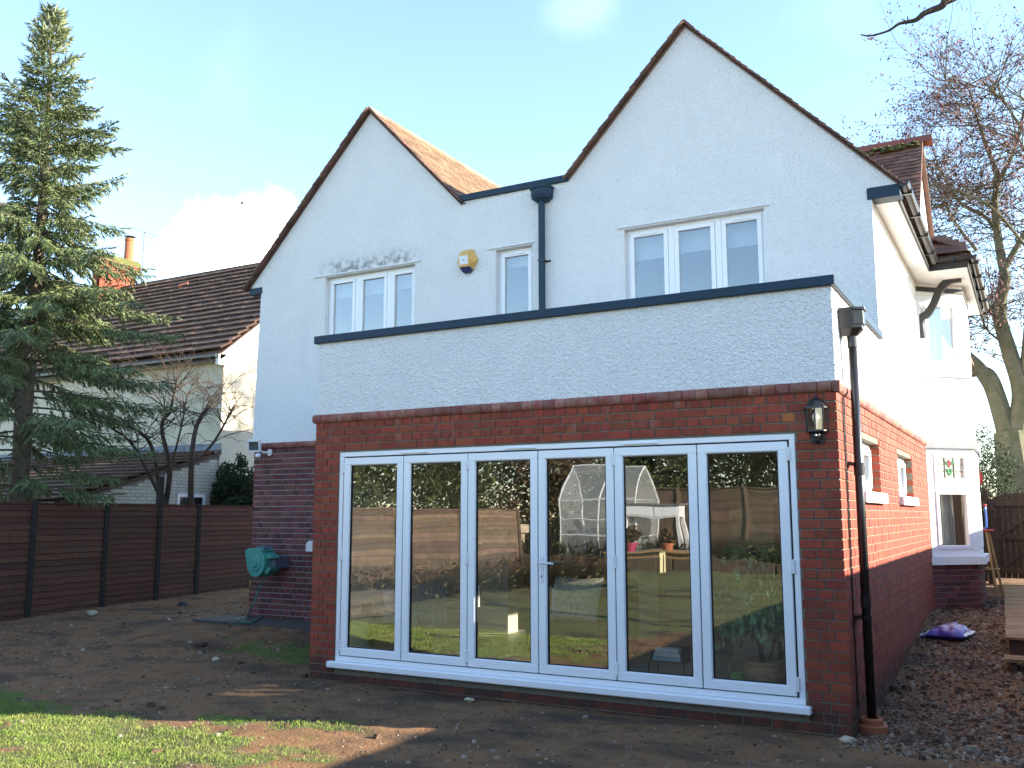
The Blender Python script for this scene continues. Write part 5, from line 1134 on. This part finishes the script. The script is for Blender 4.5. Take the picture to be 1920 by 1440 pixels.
wt = thing('wire_side_table', 'low black wire side table holding books inside the doors', 'side table')
for sx_ in (-.16, .16):
    for sy in (-.12, .12): m = MB(); m.tube([(tx + sx_, ty_ + sy, FZ), (tx + sx_, ty_ + sy, FZ + .17)], .006, 5); m.build('leg', 'black_plastic', wt)
part('top', 'black_plastic', wt, (tx - .18, tx + .18, ty_ - .14, ty_ + .14, FZ + .17, FZ + .18))
part('rack', 'black_plastic', wt, (tx - .15, tx - .14, ty_ - .1, ty_ + .1, FZ + .18, FZ + .30), (tx + .14, tx + .15, ty_ - .1, ty_ + .1, FZ + .18, FZ + .30), (tx - .15, tx + .15, ty_ - .005, ty_ + .005, FZ + .29, FZ + .30))
for k, (mk, dz_) in enumerate((('book_blue', 0), ('book_white', .035), ('book_white', .07))): o = part('book', mk, None, (tx - .13 + k * .01, tx + .13 - k * .012, ty_ - .10, ty_ + .09, FZ + .181 + dz_, FZ + .214 + dz_), bev=.003); tag(o, ('pale blue book at the bottom of the pile on the wire table', 'cream book in the middle of the pile on the wire table', 'cream book on top of the pile on the wire table')[k], 'book')
chx = thing('armchair', 'dark upholstered armchair facing away inside the glass doors', 'armchair'); cp = on('y', 1.0, 1080, 1085)
o = part('seat', 'leaf_dark', chx, (cp.x - .36, cp.x + .36, .75, 1.4, FZ + .12, FZ + .40), bev=.05); o = part('arm', 'leaf_dark', chx, (cp.x - .46, cp.x - .361, .75, 1.4, FZ + .05, FZ + .55), bev=.04); o = part('arm', 'leaf_dark', chx, (cp.x + .361, cp.x + .46, .75, 1.4, FZ + .05, FZ + .55), bev=.04); part('back', 'leaf_dark', chx, (cp.x - .46, cp.x + .46, 1.401, 1.55, FZ + .05, FZ + .80), bev=.05)
cu_ = thing('floral_cushion', 'pale floral patterned cushion propped on the dark armchair', 'cushion'); n1 = 14; vs = []
for s in (-1, 1):
    for j in range(n1 + 1):
        for i in range(n1 + 1):
            u, v = i / n1 * 2 - 1, j / n1 * 2 - 1; th = .085 * max(0, (1 - u ** 4) * (1 - v ** 4)) ** .6; sh = 1 + .07 * (abs(u * v)); vs.append(Vector((cp.x + .25 * u * sh, .98 + .10 * v + s * th, FZ + .62 + .19 * v * sh)))
N1 = (n1 + 1) ** 2; fs = [(s * N1 + j * (n1 + 1) + i, s * N1 + j * (n1 + 1) + i + 1, s * N1 + (j + 1) * (n1 + 1) + i + 1, s * N1 + (j + 1) * (n1 + 1) + i) for s in (0, 1) for j in range(n1) for i in range(n1)]
m = MB(); m.add(vs, fs); m.build('cover', 'floral', cu_, smooth=True)
cm = thing('brass_tube_chime', 'row of thin brass tubes hanging inside the glass doors', 'chime')
for k in range(7):
    a, b = on('y', .45, 1206 + k * 7.6, 1052 - k * 2.2), on('y', .45, 1206 + k * 7.6, 1080 - k * 1.5); m = MB(); m.tube([a, b], .006, 6); m.build('tube', 'brass', cm); m = MB(); m.tube([a, Vector((a.x, .45, 2.0))], .0012, 3); m.build('string', 'blind', cm)
aa, bb = on('y', .45, 1206, 1050), on('y', .45, 1252, 1037); part('bar', 'oak', cm, (aa.x - .02, bb.x + .02, .43, .47, 2.0, 2.02)); m = MB(); m.tube([((aa.x + bb.x) / 2, .45, 2.02), ((aa.x + bb.x) / 2, .45, 2.43)], .002, 4); m.build('cord', 'blind', cm)
bk_ = on('z', FZ, 672, 1218); bx_, by_ = max(.42, bk_.x), max(.5, bk_.y)
wb_ = thing('wicker_basket', 'dark wicker basket with arched handle inside the first glass door', 'basket'); m = MB(); m.lathe((bx_, by_, FZ), [(0, 0), (.14, 0), (.17, .14), (.19, .28), (.175, .28), (.15, .05), (0, .04)], 20); m.build('basket', 'wicker', wb_); m = MB(); m.tube([(bx_ - .18 * math.cos(t), by_, FZ + .27 + .16 * math.sin(t)) for t in [i * math.pi / 12 for i in range(13)]], .009, 6); m.build('handle', 'wicker', wb_)
bz = thing('wire_basket', 'round wire basket of dried stems beside the wicker basket', 'basket'); b2x, b2y = bx_ + .42, by_ + .05; m = MB()
for k in range(14): a = k * math.tau / 14; m.tube([(b2x + .10 * math.cos(a), b2y + .1 * math.sin(a), FZ), (b2x + .15 * math.cos(a), b2y + .15 * math.sin(a), FZ + .2)], .004, 4)
for z, r in ((.01, .10), (.1, .127), (.2, .15)): m.tube([(b2x + r * math.cos(t), b2y + r * math.sin(t), FZ + z) for t in [i * math.tau / 20 for i in range(21)]], .005, 4)
m.build('wire', 'black_plastic', bz); m = MB()
for k in range(40): a, s = U(0, 6.28), U(0, .1); p = Vector((b2x + s * math.cos(a), b2y + s * math.sin(a), FZ + .02)); m.tube([p, p + Vector((U(-.08, .08), U(-.08, .08), U(.18, .36)))], .004, 3)
m.build('stems', 'fence_pale', bz)

# ------------------------------------------------------------------ the garden behind the camera, seen only in the glass
def vg(u, v, z=0): p = on('z', z, u, v); return Vector((p.x, -p.y, z))
for k in range(6):
    x0 = -8.3 + k * 2.4; o = part('timber_sleeper', 'fence_pale', None, (x0, x0 + 2.38, -14.12, -13.9, -.05, .34 + .01 * (k % 2)), (x0 + .01, x0 + 2.37, -14.10, -13.92, .34 + .01 * (k % 2), .62), bev=.012)
    tag(o, ('stacked timber sleepers meeting the pale fence', 'stacked timber sleepers one along from the pale fence', 'stacked timber sleepers below the stone trough', 'stacked timber sleepers below the polythene greenhouse', 'stacked timber sleepers below the white potting bench', 'stacked timber sleepers ending at the side fence')[k], 'sleepers', 'sleepers edging the raised bed')
tb_ = thing('garden_table', 'weathered slatted wooden garden table standing on the lawn', 'table'); tc_ = vg(1232, 1122); gx_, gy_ = tc_.x, tc_.y; gzz = gz(gx_, gy_)
for k in range(8): m = MB(); m.box(gx_ - 1.0, gx_ + 1.0, gy_ - .44 + k * .112, gy_ - .34 + k * .112, gzz + .80, gzz + .83); m.build('slat', 'oak', tb_)
part('apron', 'oak', tb_, (gx_ - .9, gx_ + .9, gy_ - .38, gy_ - .35, gzz + .70, gzz + .799), (gx_ - .9, gx_ + .9, gy_ + .35, gy_ + .38, gzz + .70, gzz + .799))
for sx_ in (-.85, .85):
    for sy in (-.33, .33): part('leg', 'fence_pale', tb_, (gx_ + sx_ - .035, gx_ + sx_ + .035, gy_ + sy - .035, gy_ + sy + .035, gzz - .02, gzz + .80))
gh = thing('polythene_greenhouse', 'small clear polythene greenhouse on a white tube frame on the raised bed', 'greenhouse'); g0 = Vector((0, -15.6, .6)); g0.x = on('y', 15.6, 1140, 980).x
HW, HD, HE, HR = 1.05, .75, 1.45, 2.35
for sx_ in (-HW, 0, HW):
    m = MB(); m.tube([g0 + Vector((sx_, -HD, 0)), g0 + Vector((sx_, -HD, HE)), g0 + Vector((sx_, 0, HR)), g0 + Vector((sx_, HD, HE)), g0 + Vector((sx_, HD, 0))], .022, 6); m.build('hoop', 'white_metal', gh)
for (dy, z) in ((-HD, .5), (HD, .5), (-HD, HE), (HD, HE), (0, HR), (HD, .95)): m = MB(); m.tube([g0 + Vector((-HW, dy, z)), g0 + Vector((HW, dy, z))], .018, 6); m.build('rail', 'white_metal', gh)
for k in range(2): part('shelf', 'white_metal', gh, (g0.x - HW + .05, g0.x + HW - .05, g0.y - .5, g0.y - .1, .6 + .5 + k * .45, .62 + .5 + k * .45))
m = MB(); cs = [(-HD, 0), (-HD, HE), (0, HR), (HD, HE), (HD, 0)]; vs = [g0 + Vector((sx_ * (HW + .02), a * 1.03, b * 1.01)) for sx_ in (-1, 1) for a, b in cs]; m.add(vs, [(i, i + 1, i + 6, i + 5) for i in range(4)] + [(0, 1, 2, 3, 4), (9, 8, 7, 6, 5)]); m.build('cover', 'polythene', gh, fix=False)
pb = thing('white_potting_bench', 'white painted potting bench with drawer front on the raised bed', 'bench'); w0 = on('y', 14.9, 1225, 960); px0 = w0.x
part('cabinet', 'white_metal', pb, (px0 - .75, px0 + .75, -15.2, -14.7, 1.55, 1.90)); part('worktop', 'lead', pb, (px0 - .82, px0 + .82, -15.25, -14.65, 1.901, 1.94))
for sx_ in (-.7, .7):
    for sy in (-15.15, -14.75): part('leg', 'white_metal', pb, (px0 + sx_ - .04, px0 + sx_ + .04, sy - .04, sy + .04, .55, 1.549))
for k in range(2): part('drawer', 'upvc', pb, (px0 - .70 + k * .72, px0 - .02 + k * .72, -14.698, -14.685, 1.6, 1.85))
def pot(p, r, h, mk, label, plant=None):
    t = thing('flower_pot', label, 'pot'); m = MB(); m.lathe(p, [(0, 0), (r * .7, 0), (r * .95, h * .8), (r * 1.05, h * .8), (r * 1.05, h), (r * .9, h), (r * .85, h * .7), (0, h * .7)], 18); m.build('pot', mk, t)
    if plant: leafball(t, (p[0], p[1], p[2] + h + r), r * 1.5, r * 1.5, r * 1.4, 500, .05, plant, name='plant', hollow=.1)
for k, (u, v, r, h, mk, lb, pl_) in enumerate(((1355, 1078, .2, .36, 'terracotta', 'terracotta pot of dry lavender standing beside the garden table', 'leaf_brown'), (1385, 1065, .24, .42, 'terracotta', 'large terracotta pot with green shrub beyond the garden table', 'leaf_mid'), (1440, 1075, .3, .34, 'concrete', 'grey stone planter with ivy by the shaded lawn edge', 'leaf_mid'))):
    p = vg(u, v); p.z = gz(p.x, p.y); pot(p, r, h, mk, lb, pl_)
pot((gx_ - .55, gy_, gzz + .83), .13, .2, 'pink_pot', 'glossy pink pot standing on the garden table', 'leaf_brown'); pot((gx_ + .25, gy_ + .1, gzz + .83), .12, .14, 'terracotta', 'small terracotta pot of heather on the garden table', 'leaf_brown')
tr_ = thing('stone_trough', 'pale stone trough on legs on the raised bed before the back fence', 'trough'); t0 = on('y', 15.0, 940, 990); part('trough', 'stone_pale', tr_, (t0.x - .7, t0.x + .7, -15.3, -14.8, 1.15, 1.42), bev=.02)
for s in (-.55, .55): part('leg', 'stone_pale', tr_, (t0.x + s - .06, t0.x + s + .06, -15.15, -14.95, .5, 1.15))
pot((t0.x + .3, -15.05, 1.42), .2, .36, 'purple_pot', 'purple tub standing on the stone trough')
for k, s in enumerate((-1, 0)):
    m = MB(); m.add([Vector((t0.x - .5 + s * .34 + .1, -15.05, 1.42)) + Vector(q) for q in ((-.16, -.15, 0), (.16, -.15, 0), (.16, .15, 0), (-.16, .15, 0), (0, 0, .34))], [(0, 1, 2, 3), (0, 1, 4), (1, 2, 4), (2, 3, 4), (3, 0, 4)])
    tag(m.build('garden_cloche', 'white_print'), ('white pointed cloche at the end of the stone trough', 'white pointed cloche on the trough beside the purple tub')[k], 'cloche', 'cloches on the stone trough')
# plants of the raised bed, and trees and hedges beyond the back fence
bedp = thing('border_plants', 'dry brown and green border plants filling the raised bed', 'plants'); pp2 = [Vector((U(-8, 6), U(-17.2, -14.3), .62)) for _ in range(520)]; m = MB()
for p in pp2:
    for _ in range(9): d = Vector((U(-.5, .5), U(-.5, .5), 1)).normalized(); L = U(.15, .6); q = p + d * L; s = d.orthogonal() * .02; m.add([p - s, p + s, q + Vector((0, 0, 0))], [(0, 1, 2)])
m.build('stems', 'leaf_brown', bedp, fix=False); leaf_cards([p + Vector((U(-.2, .2), U(-.2, .2), U(0, .3))) for p in pp2 for _ in range(6)], .07, 'foliage', 'leaf_mid', bedp)
fb = thing('fence_border_plants', 'dry brown and green plants along the foot of the pale fence', 'plants'); pp3 = [Vector((U(-8.2, -6.6) + (y_ + 2) * .1 * -0, y_, gz(-7, y_))) for y_ in [U(-13.8, -1.8) for _ in range(420)]]; m = MB()
for p in pp3:
    p.x = pts[0].x + (p.y - pts[0].y) * (pts[6].x - pts[0].x) / (pts[6].y - pts[0].y) + U(.15, 1.5)
    for _ in range(10): d = Vector((U(-.4, .4), U(-.4, .4), 1)).normalized(); q = p + d * U(.2, 1.0 if rnd() < .5 else .5); s = d.orthogonal() * .014; m.add([p - s, p + s, q], [(0, 1, 2)])
m.build('stems', 'leaf_brown', fb, fix=False); leaf_cards([p + Vector((U(-.25, .25), U(-.25, .25), U(0, .6))) for p in pp3 for _ in range(7)], .06, 'foliage', 'leaf_brown', fb); leaf_cards([p + Vector((U(-.25, .25), U(-.25, .25), U(0, .35))) for p in pp3 for _ in range(4)], .06, 'low_foliage', 'leaf_mid', fb)
lg = thing('log_stack', 'stack of cut logs at the foot of the pale fence', 'logs')
for k in range(11):
    row = 0 if k < 6 else 1; yy = -6.2 + (k if row == 0 else k - 5.5) * .205; xx = pts[0].x + (yy - pts[0].y) * (pts[6].x - pts[0].x) / (pts[6].y - pts[0].y) + 1.9; m = MB(); zz = gz(xx, yy) + .09 + row * .175; x2 = xx + (k if row == 0 else k - 5.5) * .205; m.tube([(x2, -5.9, zz), (x2 - .05, -4.3, zz)], .10, 10); m.build('log', 'bark', lg)
BT = [(-11.5, -20.5, 4.2, 2.6, 'leaf_mid', 'mid green broad tree beyond the left end of the back fence'), (-7.6, -21.5, 4.6, 2.7, 'leaf_brown', 'tall brown-leaved tree between two green ones beyond the back fence'), (-4.2, -20.6, 3.8, 2.2, 'leaf_mid', 'rounded green tree directly behind the stone trough'), (-1.0, -21.5, 5.2, 2.7, 'leaf_dark', 'dark evergreen directly behind the polythene greenhouse'), (2.6, -20.8, 5.6, 2.8, 'leaf_dark', 'dark evergreen directly behind the white potting bench'), (6.4, -20.6, 5.0, 2.7, 'leaf_dark', 'dark evergreen where the back fence meets the side fence'), (-12.5, -15.5, 4.4, 2.4, 'leaf_mid', 'bushy green tree beyond the far end of the pale fence'), (-12.0, -10.5, 5.0, 2.5, 'leaf_brown', 'brown-leaved tree standing beyond the middle of the pale fence'), (-11.6, -5.2, 4.6, 2.3, 'leaf_mid', 'loose green tree beyond the pale fence next to the spruce')]
for k, (x, y, h, r, mk, lb) in enumerate(BT):
    t = tree_root('garden_tree', lb, 'trees beyond the back fence'); leafball(t, (x, y, h * .62), r, r * .8, h * .62, 13000, .095, mk, hollow=.1); m = MB(); m.tube([(x, y, -.1), (x + .1, y, h * .4), (x, y, h * .9)], [.16, .12, .04], 8)
    for i in range(14): twig(m, Vector((x, y, U(.8, h * .8))), Vector((U(-1, 1), U(-1, 1), U(.2, .8))), r * U(.6, 1), .04, 1, None, 0, .6)
    m.build('trunk', 'bark', t)

# ------------------------------------------------------------------ loose ground cover
def chip(m, c, r):
    a = U(0, 6.28); k = 5; rr = [r * U(.7, 1.2) for _ in range(k)]; h = r * U(.35, .8)
    lo = [c + Vector((rr[i] * math.cos(a + i * math.tau / k), rr[i] * math.sin(a + i * math.tau / k), -h * .2)) for i in range(k)]; hi = [c + Vector((rr[i] * .6 * math.cos(a + .3 + i * math.tau / k), rr[i] * .6 * math.sin(a + .3 + i * math.tau / k), h)) for i in range(k)]
    m.add(lo + hi, [(i, (i + 1) % k, k + (i + 1) % k, k + i) for i in range(k)] + [tuple(range(k, 2 * k))])
def inside_house(x, y): return (x > -.02 and x < W + .02 and y > -.03) or (x > -3.5 and y > D - .06 and x < W) or (x < -.0 and y > 1.98 and x > -3.95 and y < 2.7)
pb1, pb2 = MB(), MB(); cnt = 0
while cnt < 19000:
    x, y = U(-8, 7.0), U(-4.6, 9.5)
    if rnd() < .45: x, y = U(5.25, 6.6), U(-.3, 8.5)
    if inside_house(x, y): continue
    if x < 5 and noise.noise((x * .9, y * .9, 8.)) < U(-.7, .3): continue
    big = rnd(); r = U(.006, .014) if big < .92 else (U(.014, .028) if big < .985 else U(.028, .045)); (chip(pb1, Vector((x, y, gz(x, y))), r) if rnd() < .62 else chip(pb2, Vector((x, y, gz(x, y))), r * 1.25)); cnt += 1
tag(pb1.build('gravel', 'pebble', fix=False), 'small pale stones scattered through the bare earth', 'gravel', kind='stuff'); tag(pb2.build('clods', 'clod', fix=False), 'brown clods and chippings scattered over the bare earth', 'soil clods', kind='stuff')
ll = MB()
for i in range(1500):
    x, y = (U(5.3, 6.5), U(-.3, 8)) if rnd() < .5 else (U(-8, 2), U(-1, 6))
    if inside_house(x, y): continue
    c = Vector((x, y, gz(x, y) + .008)); a = Vector((U(-1, 1), U(-1, 1), U(-.3, .3))).normalized() * U(.012, .026); b = a.cross(Vector((0, 0, 1))) * .5; ll.add([c - a, c + b + Vector((0, 0, .006)), c + a, c - b + Vector((0, 0, .004))], [(0, 1, 2, 3)])
tag(ll.build('leaf_litter', 'leaf_brown', fix=False), 'fallen brown leaves littering the earth', 'leaves', kind='stuff')
gb = MB(); cnt = tries = 0
while cnt < 85000 and tries < 500000:
    tries += 1; x, y = U(-4.2, 3.2), U(-4.2, -1.0)
    if rnd() < .12: x, y = U(-2.8, -.05), U(.3, 1.95)
    g = grass_amount(x, y) + .35 * noise.noise((x * 9, y * 9, 1.)) + U(-.3, .3)
    if g < .16 or inside_house(x, y): continue
    z = gz(x, y) - .003; h = U(.010, .028) * (1 + .4 * g); a = U(0, 6.28); w = U(.0012, .0024); lx, ly = U(-.6, .6) * h, U(-.6, .6) * h
    gb.add([(x - w * math.cos(a), y - w * math.sin(a), z), (x + w * math.cos(a), y + w * math.sin(a), z), (x + lx * .4, y + ly * .4, z + h * .7), (x + lx, y + ly, z + h)], [(0, 1, 2), (1, 3, 2)]); cnt += 1
tag(gb.build('grass', 'grass', fix=False), 'thin patchy green grass growing through the earth', 'grass', kind='stuff')
def rock(name, p, r, mk, label):
    m = MB(); bm = bmesh.new(); bmesh.ops.create_icosphere(bm, subdivisions=2, radius=1); s = Vector((U(.9, 1.4), U(.7, 1), U(.45, .65)))
    for v in bm.verts: k = 1 + .35 * noise.noise(v.co * 1.7 + Vector(p)); v.co = Vector((v.co.x * s.x, v.co.y * s.y, v.co.z * s.z)) * r * k + Vector(p)
    me = bpy.data.meshes.new(name); bm.to_mesh(me); bm.free(); me.materials.append(MAT[mk]); o = bpy.data.objects.new(name, me); COL.objects.link(o); tag(o, label, 'stone')
def gpt(u, v): p = on('z', 0, u, v); return Vector((p.x, p.y, gz(p.x, p.y) + .015))
rock('stone', gpt(1590, 1392), .055, 'stone_pale', 'pale flint stone lying at the foot of the brick pier'); rock('stone', gpt(1645, 1362) , .06, 'stone_pale', 'flat pale stone beside the terracotta drain collar'); rock('stone', gpt(880, 1312), .04, 'stone_pale', 'pale pointed stone below the door sill'); rock('stone', on('z', .03, 172, 1150), .10, 'stone_pale', 'pale rubble lump at the foot of the dark fence'); rock('stone', on('z', .02, 343, 1134), .11, 'concrete', 'flat grey stone by the fence near the tall post'); rock('stone', gpt(405, 1241), .05, 'stone_pale', 'brown flint stone in the bare earth left of the extension'); rock('stone', gpt(376, 1217), .07, 'clod', 'dark earth clod on the bare ground left of the extension')
for o in list(bpy.data.objects):             # spare materials made while setting up
    pass
